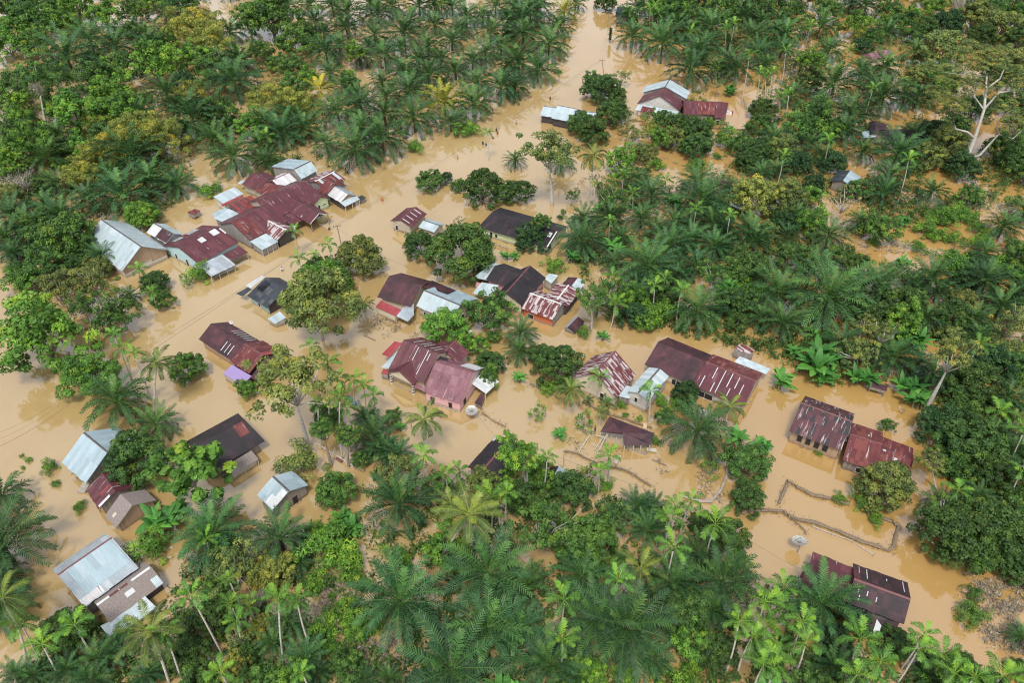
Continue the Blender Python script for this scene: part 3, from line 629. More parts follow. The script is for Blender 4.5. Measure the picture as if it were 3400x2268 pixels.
# ---- lower right
H = House('maroon house with a raised blackened end roof behind the areca palms', 'maroon and blackened house', '33', (800, 700), h=3)
H.gable('33', (380, 485), (780, 652), (290, 640), (437, 375), he=2.3, mat=MAROON, wall=W_GREY)
H.gable('33', (790, 612), (1310, 800), (1205, 1010), (838, 495), he=2.3, hr=4.3, mat=BLKMAR, matR=BLKMAR, wall=W_GREY, cap=RIDGER)
H.patch('L', .0, .22, .05, .35, DKMAR).patch('R', .0, .12, .02, .98, DKMAR)
for u0, d0, d1 in ((.12, .2, .5), (.28, .3, .5), (.45, .4, .6), (.16, .55, .8)): H.patch('L', u0, u0 + .016, d0, d1, WHITE, 'skylight_strip')
for u0, d0, d1 in ((.1, .5, .95), (.24, .3, .9), (.9, .3, .95), (.6, .6, .75)): H.patch('R', u0, u0 + .016, d0, d1, WHITE, 'skylight_strip')
H.poly('33', [(900, 960, 2.2), (1205, 1015, 2.2), (1170, 1110, 1.7), (1050, 1185, 1.5), (930, 1110, 1.6)], BLKMAR, 'rear_roof')
H.poly('33', [(1000, 985, 2.3), (1042, 1045, 2.25), (1012, 1140, 1.9), (955, 1125, 1.9)], WHITE, 'roof_patch')
H.poly('33', [(325, 530, 2.2), (355, 540, 2.3), (320, 610, 1.9), (285, 600, 1.9)], MAROON, 'awning')
H = House('stilt house with a chequered patched roof and a row of dark windows', 'chequered-roof stilt house', '32', (500, 750), h=3)
H.gable('32', (305, 562), (775, 735), (222, 832), (352, 505), he=2.7, mat=PATCHED, wall=W_TAN, cap=RIDGER)
for t in (.2, .38, .56, .74): H.opening('L', t, .75, .9, 2.2, 'window', W_WOOD)
H = House('rusty red long house joined to the chequered-roof stilt house, by the round grey-green tree', 'rusty red long house', '32', (1000, 1000), h=3)
H.gable('32', (755, 850), (1050, 945), (595, 1060), (792, 755), he=2.2, mat=RUST, wall=W_WOOD, cap=RIDGER)
H.opening('L', .55, .7, .3, 1.3).opening('L', .75, .7, .3, 1.3)
H.patch('R', .55, .6, .3, .4, WHITE)
H.gable('32', (1040, 985), (1335, 1080), None, (1345, 1020), he=2.1, mat=RUST, wall=W_WOOD, pitch=.35)
H.gable('32', (1030, 975), (1320, 1085), (1255, 1285), None, he=2.0, mat=RUST, matR=RUST, wall=W_WOOD, pitch=.3)
H.patch('L', .5, .6, .2, .98, STRIPW).patch('L', .1, .2, .02, .1, ZINCB)
hut('small maroon shelter on legs at the edge of the banana plants', 'small maroon shelter', '32', [(928, 408, 1.5), (950, 365, 1.7), (1100, 410, 1.7), (1090, 455, 1.5)], DKMAR, W_WOOD, .1, name='shelter', cat='shelter', z0=.8, stilts=True)

# ---- far side of the road
H = House('white-crowned gable house with a maroon front roof and white plank gable', 'white-crowned gable house', 'l', (330, 230), h=3)
H.gable('l', (360, 130), (400, 66), (135, 200), (545, 262), he=3.0, mat=ZINC, wall=W_GREY, cap=RIDGE)
H.gable('l', (310, 215), (362, 140), (108, 280), (490, 360), he=2.5, mat=MAROON, wall=W_WHITE, gwall=W_WHITE)
H.shed('l', (118, 290), (488, 362), 2.4, (440, 418), 1.8, ZINC, True, 3, W_CREAM)
H.poly('l', [(150, 310, 2.45), (262, 335, 2.4), (255, 375, 2.15), (128, 362, 2.1)], RUST, 'roof_patch')
H.gable('l', (530, 262), (850, 272), (515, 385), None, he=2.3, mat=MAROON, wall=W_WOOD, pitch=.4)
H.patch('L', .42, .98, .05, .98, RUST)
H.opening('L', .6, .6, .2, 1.3).opening('L', .72, .6, .2, 1.3)
H.gable('l', (848, 268), (948, 280), (800, 415), None, he=2.2, mat=MAROON, wall=W_WOOD, pitch=.4)
H.opening('L', .4, 1.0, .0, 1.3)
H = House('small red-striped hut among the palms right of the white-crowned gable house', 'small red-striped hut', 'l', (1240, 320), 'hut', 'hut', 2.5)
H.gable('l', (1248, 325), (1245, 277), (1168, 345), (1305, 362), he=2.1, mat=REDST, wall=W_WOOD)
H = House('long low white-roofed stall under the trees by the upper road', 'long white stall', '20', (480, 1040), 'stall', 'stall', 3)
H.gable('20', (290, 972), (780, 1035), (245, 1058), None, he=2.2, mat=ZINC, wall=W_DARK, pitch=.4, cap=RIDGE)
H.gable('20', (422, 965), (606, 1000), (388, 1088), None, he=2.4, mat=ZINC, wall=W_DARK, pitch=.45, cap=RIDGE)
H = House('pale pink hip roof surfacing among the palms at the upper right', 'pale pink hip roof', '30', (1050, 500), h=4)
H.gable('30', (925, 490), (1085, 452), (900, 565), None, he=2.6, mat=PINKM, wall=W_CREAM, hipA=.3, hipB=3.0, pitch=.5)
H = House('dark purple-brown roofed house buried in palms near the giant tree', 'buried purple-brown house', '30', (1180, 1230), h=4)
H.gable('30', (1070, 1190), (1400, 1185), (1050, 1310), None, he=2.5, mat=BLACK, wall=W_WOOD, pitch=.45)
H.gable('30', (995, 1215), (985, 1108), (930, 1130), (1092, 1190), he=2.8, mat=BLACK, matR=DKMAR, wall=W_WOOD)
H.poly('30', [(860, 1205, 2.4), (985, 1195, 2.6), (990, 1255, 2.2), (870, 1265, 2.0)], ZINCB, 'awning')
H = House('small hut, one roof slope slate grey and the other pale, left of the giant tree', 'small slate and pale hut', '31', (720, 50), 'hut', 'hut', 3)
H.gable('31', (690, 88), (757, -8), (575, 96), (850, 55), he=2.2, mat=GREYB, matR=ZINCB, wall=W_WOOD)
H = House('purple-grey roof tip showing above the oil palms behind the olive tree', 'purple-grey roof tip', '21', (1925, 115), h=3)
H.gable('21', (1925, 115), (1915, 72), (1812, 132), (2032, 168), he=2.6, mat=DKMAR, wall=W_WOOD)
H.poly('21', [(2045, 208, 2.6), (2180, 250, 2.5), (2135, 368, 1.9), (1995, 310, 2.0)], ZINC, 'awning')
H = House('flat slate-grey roofed house at the top of the flooded road', 'slate-grey roadside house', '20', (1030, 100), h=3)
H.gable('20', (965, 57), (1120, 66), (958, 150), None, he=2.6, mat=GREYB, wall=W_PALE, pitch=.3)
if __name__ == '__main__' and __import__('os').environ.get('DBG'):
    for d in DBG: print(*d)

# ------------------------------------------------------------------ vegetation: shared leaf meshes
def np_mesh(name, V, faces, tint, mat, smooth=False):
    """V (n,3); faces list of (array (m,k)); tint per face"""
    me = bpy.data.meshes.new(name); nv = len(V)
    me.vertices.add(nv); me.vertices.foreach_set('co', np.asarray(V, np.float32).ravel())
    loops = np.concatenate([f.ravel() for f in faces]); tot = np.concatenate([np.full(len(f), f.shape[1]) for f in faces])
    me.loops.add(len(loops)); me.loops.foreach_set('vertex_index', loops.astype(np.int32))
    me.polygons.add(len(tot)); st = np.concatenate([[0], np.cumsum(tot)[:-1]])
    me.polygons.foreach_set('loop_start', st.astype(np.int32))
    me.update(calc_edges=True); me.validate()
    if tint is not None:
        a = me.attributes.new('tint', 'FLOAT', 'FACE'); a.data.foreach_set('value', np.asarray(tint, np.float32))
    me.materials.append(mat)
    return me
def nrm(a): return a / np.maximum(1e-9, np.linalg.norm(a, axis=-1, keepdims=True))
def leaf_quads(C, N, U, l, w):
    S = np.cross(N, U); l = np.broadcast_to(l, (len(C),))[:, None]; w = np.broadcast_to(w, (len(C),))[:, None]
    V = np.stack([C - U * l * .5, C + S * w * .5 - U * l * .05, C + U * l * .5, C - S * w * .5 - U * l * .05], 1).reshape(-1, 3)
    F = np.arange(len(C) * 4).reshape(-1, 4); return V, F
def rand_dirs(n, up=0.0):
    d = nrm(rng.normal(size=(n, 3))); d[:, 2] += up; return nrm(d)
def crown(name, nclump, nleaf, rx=1., rz=.8, R=4.0, leaf=.30, clump=.30, flat=.25, hollow=.72, low=-.45, tspread=.5, mat=None, bumpy=.16, aspect=.5):
    """leaf clumps scattered through the outer part of an uneven dome, centred on the origin"""
    mat = mat or LEAF
    d = rand_dirs(nclump * 3, .25); d = d[d[:, 2] > low][:nclump]; n = len(d)
    az = np.arctan2(d[:, 1], d[:, 0]); ph = rng.uniform(0, 6.28, 4)
    lob = 1 + bumpy * (np.sin(2 * az + ph[0]) * .6 + np.sin(3 * az + ph[1]) * .5 + np.sin(5 * d[:, 2] + ph[2] + az) * .5)
    rr = np.where(rng.random(n) < .22, rng.uniform(.35, hollow, n), rng.uniform(hollow, 1.0, n)) * lob
    cc = d * rr[:, None] * np.array([rx, rx, rz]) * R
    cr = R * clump * rng.uniform(.7, 1.25, n)
    ct = np.clip(rng.normal(.42, .17 * tspread * 2, n), .05, .95)
    cid = np.repeat(np.arange(n), nleaf); m = len(cid)
    ld = rand_dirs(m, .55); rad = cr[cid] * rng.uniform(.55, 1.0, m) ** .6
    P = cc[cid] + ld * rad[:, None] * np.array([1, 1, .75])
    N = nrm(ld * .8 + rand_dirs(m) * .55 + np.array([0, 0, flat])); U = nrm(np.cross(N, rand_dirs(m)))
    L = leaf * rng.uniform(.7, 1.35, m); V, F = leaf_quads(P, N, U, L, L * aspect)
    t = np.clip(ct[cid] + rng.normal(0, .10, m) + .12 * ld[:, 2], 0, .98)
    return np_mesh(name, V, [F], t, mat), cc
def limbs(name, cc, hc, trunk_r, mat, n=9, forks=1, R=4.0, wig=.12, base_z=-1.5):
    """trunk with limbs to some of the clumps; the crown centre is at height hc"""
    b = MB(); fork = np.array([rng.normal(0, .15 * R * .3), rng.normal(0, .15 * R * .3), hc - R * .55])
    b.tube([(0, 0, base_z), (fork[0] * .3, fork[1] * .3, (fork[2] + base_z) / 2), tuple(fork)], [trunk_r, trunk_r * .85, trunk_r * .7], 7)
    for k in rng.choice(len(cc), min(n, len(cc)), replace=False):
        e = cc[k] * .93 + np.array([0, 0, hc]); mid = fork * .45 + e * .55 + rng.normal(0, wig * R * .5, 3); mid[2] -= .06 * R
        q1 = fork * .75 + e * .25 + rng.normal(0, wig * R * .25, 3)
        b.tube([tuple(fork), tuple(q1), tuple(mid), tuple(e)], [trunk_r * .55, trunk_r * .42, trunk_r * .28, trunk_r * .1], 5)
        for f in range(forks):
            e2 = e + rng.normal(0, .22 * R, 3); b.tube([tuple(mid), tuple((mid + e2) / 2 + rng.normal(0, .05 * R, 3)), tuple(e2)], [trunk_r * .25, trunk_r * .16, trunk_r * .06], 4)
    return b.mesh(name, mat, smooth=True)
def frond_set(name, nf, length, el0, el1, droop, nl, ll, lw, plume=.5, hang=.35, mat=None, dead=.0, young=2, start=.16, vee=.35, rachis=.05):
    """fronds round one growing point: rachis curves carrying leaflets"""
    Vs, F5, F4, T5, T4 = [], [], [], [], []; nv = 0
    for k in range(nf):
        q = k / (nf - 1.0); az = k * 2.39996 + rng.normal(0, .15)
        e = el1 + (el0 - el1) * (1 - q) ** .9 + rng.normal(0, .06)     # outer (old) fronds low, inner ones upright
        L = length * rng.uniform(.85, 1.1) * (1.0 if q < .9 else .72); dr = droop * rng.uniform(.75, 1.25) * (1 - .45 * q)
        n = nl; ts = np.linspace(0, 1, n + 1); pit = e - dr * ts ** 1.4
        st = L / n; side_bend = rng.normal(0, .12)
        aa = az + side_bend * ts
        tang = np.stack([np.cos(pit) * np.cos(aa), np.cos(pit) * np.sin(aa), np.sin(pit)], 1)
        P = np.concatenate([[[0, 0, 0]], np.cumsum(tang[:-1] * st, 0)]) + np.array([math.cos(az) * .18, math.sin(az) * .18, .15 * q])
        side = np.stack([-np.sin(aa), np.cos(aa), np.zeros(n + 1)], 1); upv = np.cross(tang, side) * -1
        upv = np.where(upv[:, 2:3] < 0, -upv, upv) if e < 1.5 else upv
        base_t = np.clip(.22 + .42 * q + rng.normal(0, .11), .03, .72)  # low old fronds tinted darker, adding shade inside the crown to the colour
        if q > 1 - young / nf: base_t = .74
        if q < dead: base_t = .96
        # rachis strip
        w = rachis * (1 - .8 * ts)[:, None]; V = np.concatenate([P - side * w, P + upv * w, P + side * w]); Vs.append(V); m = n + 1
        i = np.arange(n); F4 += [np.stack([nv + i, nv + i + 1, nv + m + i + 1, nv + m + i], 1), np.stack([nv + m + i, nv + m + i + 1, nv + 2 * m + i + 1, nv + 2 * m + i], 1)]
        T4 += [np.full(2 * n, .80 if base_t < .9 else .96)]; nv += len(V)
        idx = np.arange(int(start * n), n + 1)
        for sgn in (-1, 1):
            t = ts[idx]; prof = np.sin(np.clip((t - start * .7) / (1.06 - start * .7), 0, 1) * math.pi) ** .55
            l = ll * prof * rng.uniform(.85, 1.12, len(idx)); c = P[idx] + rng.normal(0, .01, (len(idx), 3))
            fwd = .55 + .5 * t; vv = vee + plume * rng.uniform(-1, 1, len(idx))
            d = nrm(side[idx] * sgn + tang[idx] * fwd[:, None] + upv[idx] * vv[:, None])
            d2 = d.copy(); d2[:, 2] -= hang * rng.uniform(.6, 1.4, len(idx)); d2 = nrm(d2)
            wd = nrm(np.cross(d, upv[idx])) * (lw * rng.uniform(.8, 1.2, len(idx)))[:, None]
            mid = c + d * (l * .5)[:, None]; tip = mid + d2 * (l * .5)[:, None]
            V = np.stack([c - wd * .35, c + wd * .35, mid + wd * .5, tip, mid - wd * .5], 1).reshape(-1, 3); Vs.append(V)
            F5.append(nv + np.arange(len(idx) * 5).reshape(-1, 5)); nv += len(V)
            T5.append(np.clip(base_t + rng.normal(0, .07, len(idx)) + (0 if base_t > .9 else .06 * (t - .5)), 0, 1 if base_t > .9 else .84))
    return np_mesh(name, np.concatenate(Vs), [np.concatenate(F4), np.concatenate(F5)], np.concatenate(T4 + T5), mat or FROND)

OILP = [frond_set('oil_palm_fronds', 36 + 2 * (k % 3), 5.4, -.4 + .05 * k, 1.35, 1.2 + .12 * (k % 4), 23, .92, .125, .5, .55, dead=.03 * (k % 3)) for k in range(7)]
COCO = [frond_set('coconut_fronds', 22, 4.6, -.45, 1.25, 1.5 + .15 * k, 26, .95, .095, .12, .75, dead=.05 * (k % 2), young=3, vee=.05, rachis=.06) for k in range(4)]
AREC = [frond_set('areca_fronds', 10, 2.2, .2, 1.4, 1.6 + .2 * (k % 3), 17, .66, .10, .4, .55, young=2, start=.2, vee=.25, rachis=.04) for k in range(6)]
SAPP = [frond_set('young_palm_fronds', 14, 3.4, .15, 1.35, 1.2, 24, .8, .09, .2, .5, young=2) for k in range(2)]
def banana_mesh(name, nst=4):
    Vs, Fs, Ts = [], [], []; nv = 0
    for s_ in range(nst):
        bx, by = rng.normal(0, .55, 2) * (s_ > 0); hb = rng.uniform(.9, 1.6)
        for k in range(9):
            az = k * 2.4 + rng.normal(0, .3); e = rng.uniform(.35, 1.35); L = rng.uniform(1.5, 2.3); n = 7; ts = np.linspace(0, 1, n + 1)
            pit = e - rng.uniform(.7, 1.6) * ts ** 1.3; tg = np.stack([np.cos(pit) * math.cos(az), np.cos(pit) * math.sin(az), np.sin(pit)], 1)
            P = np.concatenate([[[0, 0, 0]], np.cumsum(tg[:-1] * L / n, 0)]) + np.array([bx, by, hb])
            sd = np.tile([-math.sin(az), math.cos(az), 0], (n + 1, 1)); w = (.30 * np.sin(np.clip(ts * .93 + .1, 0, 1) * math.pi) ** .6)[:, None] * (ts > .08)[:, None] + .02
            dn = np.array([0, 0, -.10]) * w / .3
            V = np.concatenate([P - sd * w + dn, P, P + sd * w + dn]); Vs.append(V); i = np.arange(n); m = n + 1
            for o in (0, m): Fs.append(np.stack([nv + o + i, nv + o + i + 1, nv + o + m + i + 1, nv + o + m + i], 1))
            b = .78 if k == 8 else (.95 if rng.random() < .05 else .5 + rng.normal(0, .1)); Ts.append(np.clip(np.full(2 * n, b) + rng.normal(0, .05, 2 * n), 0, 1)); nv += len(V)
    return np_mesh(name, np.concatenate(Vs), [np.concatenate(Fs)], np.concatenate(Ts), LEAF)
def banana_stems(name):
    b = MB()
    for k in range(4):
        x, y = rng.normal(0, .45, 2); b.tube([(x, y, -1), (x * 1.05, y * 1.05, 1.3)], [.14, .09], 6)
    return b.mesh(name, plain('banana_stem', (.16, .17, .07), .7, 0, .4, 5), smooth=True)
BANA = [banana_mesh('banana_leaves', 2 + k) for k in range(4)]; BSTEM = [banana_stems('banana_stem') for k in range(2)]

KIND = {}
def variants(key, n, kw, lk, mk=None):
    out = []
    for k in range(n):
        me, cc = crown(key + '_leaves', **kw); hc = lk['hc'] * 4
        out.append((me, limbs(key + '_trunk', cc, hc, lk.get('r', .3), lk.get('mat', BARKM), lk.get('n', 8), lk.get('forks', 0), wig=lk.get('wig', .12))))
    KIND[key] = (out, lk['hc'])
variants('dense', 6, dict(nclump=120, nleaf=85, rz=.80, leaf=.36, clump=.18, low=-.5, bumpy=.14), dict(hc=.72, r=.3, n=7))
variants('bushy', 5, dict(nclump=85, nleaf=75, rz=.85, leaf=.42, clump=.20, low=-.5, bumpy=.3, tspread=.7), dict(hc=.85, r=.26, n=9))
variants('open', 5, dict(nclump=62, nleaf=62, rz=.72, leaf=.36, clump=.175, low=-.25, bumpy=.35, hollow=.6, tspread=.6), dict(hc=1.05, r=.26, n=22, forks=1, mat=BARKP, wig=.2))
variants('feather', 4, dict(nclump=90, nleaf=90, rz=.8, leaf=.55, clump=.23, low=-.4, bumpy=.35, aspect=.2, flat=-.1), dict(hc=.75, r=.16, n=12))
variants('bigleaf', 2, dict(nclump=70, nleaf=26, rz=1.0, leaf=.75, clump=.17, low=-.6, bumpy=.3, aspect=.62, tspread=.8, flat=.6), dict(hc=1.0, r=.2, n=24, mat=BARKP))
variants('shrub', 5, dict(nclump=45, nleaf=60, rz=.6, leaf=.5, clump=.30, low=-.3, bumpy=.4, tspread=.6, aspect=.4), dict(hc=.36, r=.1, n=6))
variants('sparse', 3, dict(nclump=26, nleaf=34, rz=.9, leaf=.5, clump=.22, low=-.5, bumpy=.4, aspect=.55), dict(hc=1.0, r=.14, n=16, mat=BARKM))
variants('bare', 3, dict(nclump=60, nleaf=5, rz=.75, leaf=.35, clump=.2, low=-.1, bumpy=.3, hollow=.6), dict(hc=1.0, r=.26, n=46, forks=3, mat=DEADW, wig=.2))

# colours (leaf reflectance) of the plants
HUE = {'r': (.050, .108, .022), 'g': (.100, .225, .028), 'm': (.068, .152, .028), 'o': (.130, .175, .044), 'y': (.220, .250, .048), 'k': (.030, .078, .022),
       'palm': (.044, .118, .038), 'coco': (.095, .155, .036), 'arec': (.095, .225, .034), 'bana': (.062, .20, .036), 'yel': (.23, .26, .035), 'pale': (.19, .18, .09)}
def hue(key, v=.16):
    c = HUE[key]; f = random.uniform(1 - v, 1 + v); g = random.uniform(-.08, .08)
    return (c[0] * f * (1 + g), c[1] * f, c[2] * f * (1 - g), 1)
PLANTS = []      # (root, kind words, x, y in the photograph, size in metres)
def solve_up(cs, bs):
    """crown seen at cs and trunk foot at bs (photograph pixels): crown point nearest to straight above the foot"""
    b = at_src(*bs); best = None
    for k in range(20, 400):
        p = at_src(*cs, k * .08); d = (p.xy - b.xy).length
        if best is None or d < best[0]: best = (d, p)
    return b, best[1]
def lean_trunk(b, c, r0, r1, mat, parent, name='trunk', seg=7, bend=.04):
    m = MB(); b = Vector((b.x, b.y, -1.0)); d = c - b; s = Vector((random.uniform(-1, 1), random.uniform(-1, 1), 0)) * d.length * bend
    pts = [b + d * t + s * math.sin(t * math.pi) for t in (0, .17, .33, .5, .67, .83, 1)]
    m.tube(pts, [r0 + (r1 - r0) * k / 6 for k in range(7)], seg); return m.obj(name, mat, parent, parent.location, True)
def plant(kind, v, x, y, r, base=None, colr=None, desc=None):
    """one plant; x, y crown centre and r crown radius in view pixels"""
    sx, sy = src(v, x, y); rs = r * VW[v][2]; tier = {'p': .62, 'c': 1.3, 'a': 0, 'b': .55}.get(kind, None)
    if kind in ('p', 'c', 'v'):
        hgt = 4.0
        for _ in range(4):
            p = at_src(sx, sy, hgt); R = rs * depth(p) / F_PX; hgt = (.62 * R + .3 if kind != 'c' else 1.5 * R) if base is None else hgt
        if base: b, p = solve_up((sx, sy), src(v, *base)); R = rs * depth(p) / F_PX
        else: b = Vector((p.x, p.y, 0))
        root = empty({'p': 'oil_palm', 'c': 'coconut_palm', 'v': 'young_palm'}[kind], (b.x, b.y, 0))
        me = random.choice({'p': OILP, 'c': COCO, 'v': SAPP}[kind]); ref = {'p': 4.3 if sy > 1500 else 3.85, 'c': 3.8, 'v': 2.6}[kind]
        lean_trunk(b, p, .34 if kind == 'p' else .17, .3 if kind == 'p' else .12, FIBRE if kind != 'c' else BARKP, root, seg=8)
        o = link('crown', me, root, p - root.location); o.scale = [R / ref] * 3; o.rotation_euler = (random.uniform(-.18, .18), random.uniform(-.18, .18), random.uniform(0, 6.28))
        o.color = hue(colr or ('coco' if kind == 'c' else 'palm'))
        word = {'p': 'oil palm', 'c': 'coconut palm', 'v': 'young palm'}[kind]; cat = 'palm'
    elif kind == 'a':
        if base: b, p = solve_up((sx, sy), src(v, *base))
        else: p = at_src(sx, sy, random.uniform(6.5, 8.5)); b = Vector((p.x + random.uniform(-.5, .5), p.y, 0))
        R = rs * depth(p) / F_PX; root = empty('areca_palm', (b.x, b.y, 0))
        lean_trunk(b, p, .13, .09, BARKP, root, bend=.025)
        m = MB(); d = (p - b).normalized(); m.tube([p - d * .1, p + d * .75], [.13, .07], 7); m.obj('crownshaft', plain('crownshaft_green', (.16, .24, .06), .5, 0, .2, 4), root, root.location, True)
        o = link('crown', random.choice(AREC), root, p + d * .6 - root.location); o.scale = [R / 1.4] * 3; o.rotation_euler = (0, 0, random.uniform(0, 6.28)); o.color = hue(colr or 'arec')
        word, cat = 'areca palm', 'palm'
    elif kind == 'b':
        p = at_src(sx, sy, 1.4); R = rs * depth(p) / F_PX; root = empty('banana_plant', (p.x, p.y, 0)); s = R / 2.3
        link('stem', random.choice(BSTEM), root).scale = [s] * 3
        o = link('leaves', random.choice(BANA), root); o.scale = [s] * 3; o.rotation_euler = (0, 0, random.uniform(0, 6.28)); o.color = hue(colr or 'bana')
        word, cat = 'banana plant', 'plant'
    else:
        form, hk = {'r': ('dense', 'r'), 'd': ('dense', 'k'), 'g': ('bushy', 'g'), 'm': ('bushy', 'm'), 'o': ('open', 'o'), 'q': ('open', 'm'), 'y': ('feather', 'y'), 'L': ('bigleaf', 'g'),
                    's': ('shrub', 'g'), 'S': ('shrub', 'm'), 't': ('sparse', 'g'), 'T': ('sparse', 'o'), 'x': ('bare', 'pale'), 'Y': ('dense', 'o')}[kind]
        vs, hc = KIND[form]; hgt = 3.0
        if base: b, p = solve_up((sx, sy), src(v, *base)); R = rs * depth(p) / F_PX
        else:
            for _ in range(4): p = at_src(sx, sy, hgt); R = rs * depth(p) / F_PX; hgt = hc * R
            b = Vector((p.x, p.y, 0))
        root = empty({'shrub': 'shrub', 'sparse': 'sapling', 'bare': 'bare_tree', 'feather': 'bamboo_clump', 'open': 'open_crowned_tree'}.get(form, 'broadleaf_tree'), (b.x, b.y, 0))
        me, tr = random.choice(vs); s = R / 4.0 * 1.14; rot = random.uniform(0, 6.28); ca = hue(colr or hk)
        o = link('crown', me, root, p - root.location); o.scale = [s, s, s * random.uniform(.92, 1.1)]; o.rotation_euler = (0, 0, rot); o.color = ca
        if base:
            lean_trunk(b, p.lerp(b, .25), .035 * p.z + .05, .09, BARKP if form in ('open', 'bigleaf', 'bare') else BARKM, root, seg=8, bend=.03)
            m = MB(); vs_ = np.empty(len(me.vertices) * 3, np.float32); me.vertices.foreach_get('co', vs_); vs_ = vs_.reshape(-1, 3); f0 = p.lerp(b, .3)
            for q in rng.choice(len(vs_), 14):
                e = p + Matrix.Rotation(rot, 3, 'Z') @ Vector(vs_[q]) * s * .9; md = f0.lerp(e, .5) + Vector(rng.normal(0, .35, 3)); m.tube([f0, md, e], [.13, .09, .03], 5)
            m.obj('branch', BARKP if form in ('open', 'bigleaf', 'bare') else BARKM, root, root.location, True)
        else:
            t = link('trunk', tr, root, (0, 0, p.z - hc * 4 * s)); t.scale = [s] * 3; t.rotation_euler = (0, 0, rot)
        word, cat = {'shrub': ('shrub', 'shrub'), 'sparse': ('sapling', 'tree'), 'bare': ('leafless tree', 'tree'), 'feather': ('bamboo clump', 'bamboo')}.get(form, ('tree', 'tree'))
    root['category'] = cat
    PLANTS.append([root, kind, word, colr, sx, sy, rs, desc]); return root

def P(v, kind, pts):
    """pts: 'x,y,r' or 'x,y,r,bx,by' separated by blanks; a leading letter names the colour"""
    for t in pts.split():
        c = None
        if ':' in t: c, t = t.split(':')
        n = [float(q) for q in t.split(',')]
        plant(kind, v, n[0], n[1], n[2], tuple(n[3:5]) if len(n) > 3 else None, c)
# top left quarter
P('00', 'p', '330,80,180 620,530,230 830,380,170 1050,430,170 1560,130,150 1400,430,150 2150,740,220 1770,1080,230 1220,1440,260 420,1450,170 2140,1440,200 2200,570,170 2110,300,130 1530,860,150 1350,320,120 1950,1290,150')
P('00', 'y', '1780,290,200 1950,420,170 1250,1240,180 1480,1300,200 1050,1400,200 900,1490,150')
P('00', 'g', '500,80,90 700,60,150 600,230,130 140,260,150 90,420,140 950,150,130 1450,620,200 1420,520,120 1800,530,140 950,650,110 1020,850,170 1060,1020,170 700,1060,200 240,1370,190 80,1500,150 1530,380,100 2300,1150,130')
P('00', 'm', '330,230,170 330,420,150 1230,120,100 900,700,150 1190,960,120 560,1000,150 160,1230,160 100,830,120 2290,200,120 1980,620,150 1130,620,120 60,60,120 220,60,110 1180,300,110 1660,1180,90 2030,1180,110')
P('00', 'q', '350,740,180,420,1170 560,740,160,450,950 200,700,120 720,850,100 1900,760,110')
P('00', 'r', '1000,1250,140 640,1380,130 400,1260,120 850,560,100')
P('00', 'd', '1700,760,110 480,640,110 1880,980,90')
P('00', 'x', '1210,250,75')
P('00', 's', '560,1520,90 880,960,70 1300,900,80 1880,1220,70')
P('10', 'r', 'm:130,180,230 440,330,110 2330,330,60')
P('10', 'm', '350,400,150 340,620,110 340,830,130 60,480,110 190,590,90 850,760,90')
P('10', 'p', '840,130,150 1120,130,140 1360,300,170 1930,150,130 2150,300,130 540,200,110 830,270,130 1090,330,120 640,480,160 760,420,110 1180,520,160 1030,430,90 1330,430,90 1580,440,130 1800,380,120 1990,560,140 2110,480,120 2250,800,170 1410,830,160 1590,700,170 1370,680,140 1830,660,130 2000,960,170 yel:1730,950,190 1450,1090,190 1180,1060,150 960,960,130 940,870,110 750,1040,190 1160,760,110 910,1380,220 1160,1280,210 640,1320,130 240,1220,170 100,1130,150 430,1180,150 300,1080,130 820,800,100 2040,760,120 1640,60,130 1500,60,120 1250,60,110 1050,40,110 700,60,110 500,50,110 300,60,110 1800,60,100 2200,60,110 2310,180,100 1500,560,130 1700,560,120 2250,430,110 2320,620,110 980,1180,150 60,40,90 30,1330,130 100,1480,120 1890,260,110 1640,230,120 950,520,110 1420,180,110 620,300,100 2080,150,100')
P('10', 'v', 'yel:580,830,130')
P('10', 'g', '900,480,90,915,650 490,720,90 540,400,70')
P('10', 'y', '120,930,170 330,980,150 480,1000,110')
P('10', 's', '1940,1200,100 140,1490,70 1460,1370,80 850,690,60')
P('10', 'a', '2130,1240,40,2140,1470 1710,50,40,1715,170 560,90,40,590,190 100,1280,60,140,1400')
P('20', 'p', '80,180,170 170,100,160 yel:480,110,120 340,420,170 420,250,130 60,580,180 100,330,160 240,650,150 20,80,120 230,40,130 580,40,90 1110,340,140 1380,400,190 1640,640,200 1060,150,110 1150,80,110 1500,250,150 1840,250,150 1780,400,130 2120,160,140 2200,350,150 2280,200,100 1700,480,140 2000,560,130 2240,500,130 2060,640,150 1900,640,110 1600,300,110 2330,400,90 1330,190,110 1450,140,100 1990,400,110 30,800,120 2330,590,100')
P('20', 'a', '1080,130,50,1080,240 1270,110,60,1268,290 1300,70,50,1288,280 1340,140,50,1328,290 1430,100,50,1430,205 1605,100,45,1595,220 1640,310,45,1625,500 2180,520,50,2105,945 2280,680,50,2225,1055 1965,270,45,1952,500 2040,230,50,1978,500 2330,720,40,2340,1050 1130,190,40,1170,250')
P('20', 'm', '1300,20,130 1480,40,130 1680,140,100 1900,60,110 2100,60,110 1360,1100,100 2100,1330,110 1780,190,90 1590,60,100')
P('20', 'r', '860,30,90 2250,90,120 820,830,150 950,880,90 640,1150,125 740,1220,135 900,1060,130 1560,1180,140 1690,1240,150 1690,1350,130 2300,1010,110 2290,1170,120 2250,1400,130 2180,1490,110')
P('20', 'm', '750,760,100 960,1000,90')
P('20', 'o', '330,1400,240,370,1880 1120,1240,90 1140,1390,80 40,1130,10')
P('20', 'T', '1000,710,80 1060,1080,70 1020,1180,60 1700,930,90')
P('20', 'y', '1290,1210,80')
P('20', 'g', '1380,1280,100 1000,1470,130')
P('20', 'Y', '1220,1420,100 1480,1290,110')
P('20', 'c', '750,1430,150,665,1900')
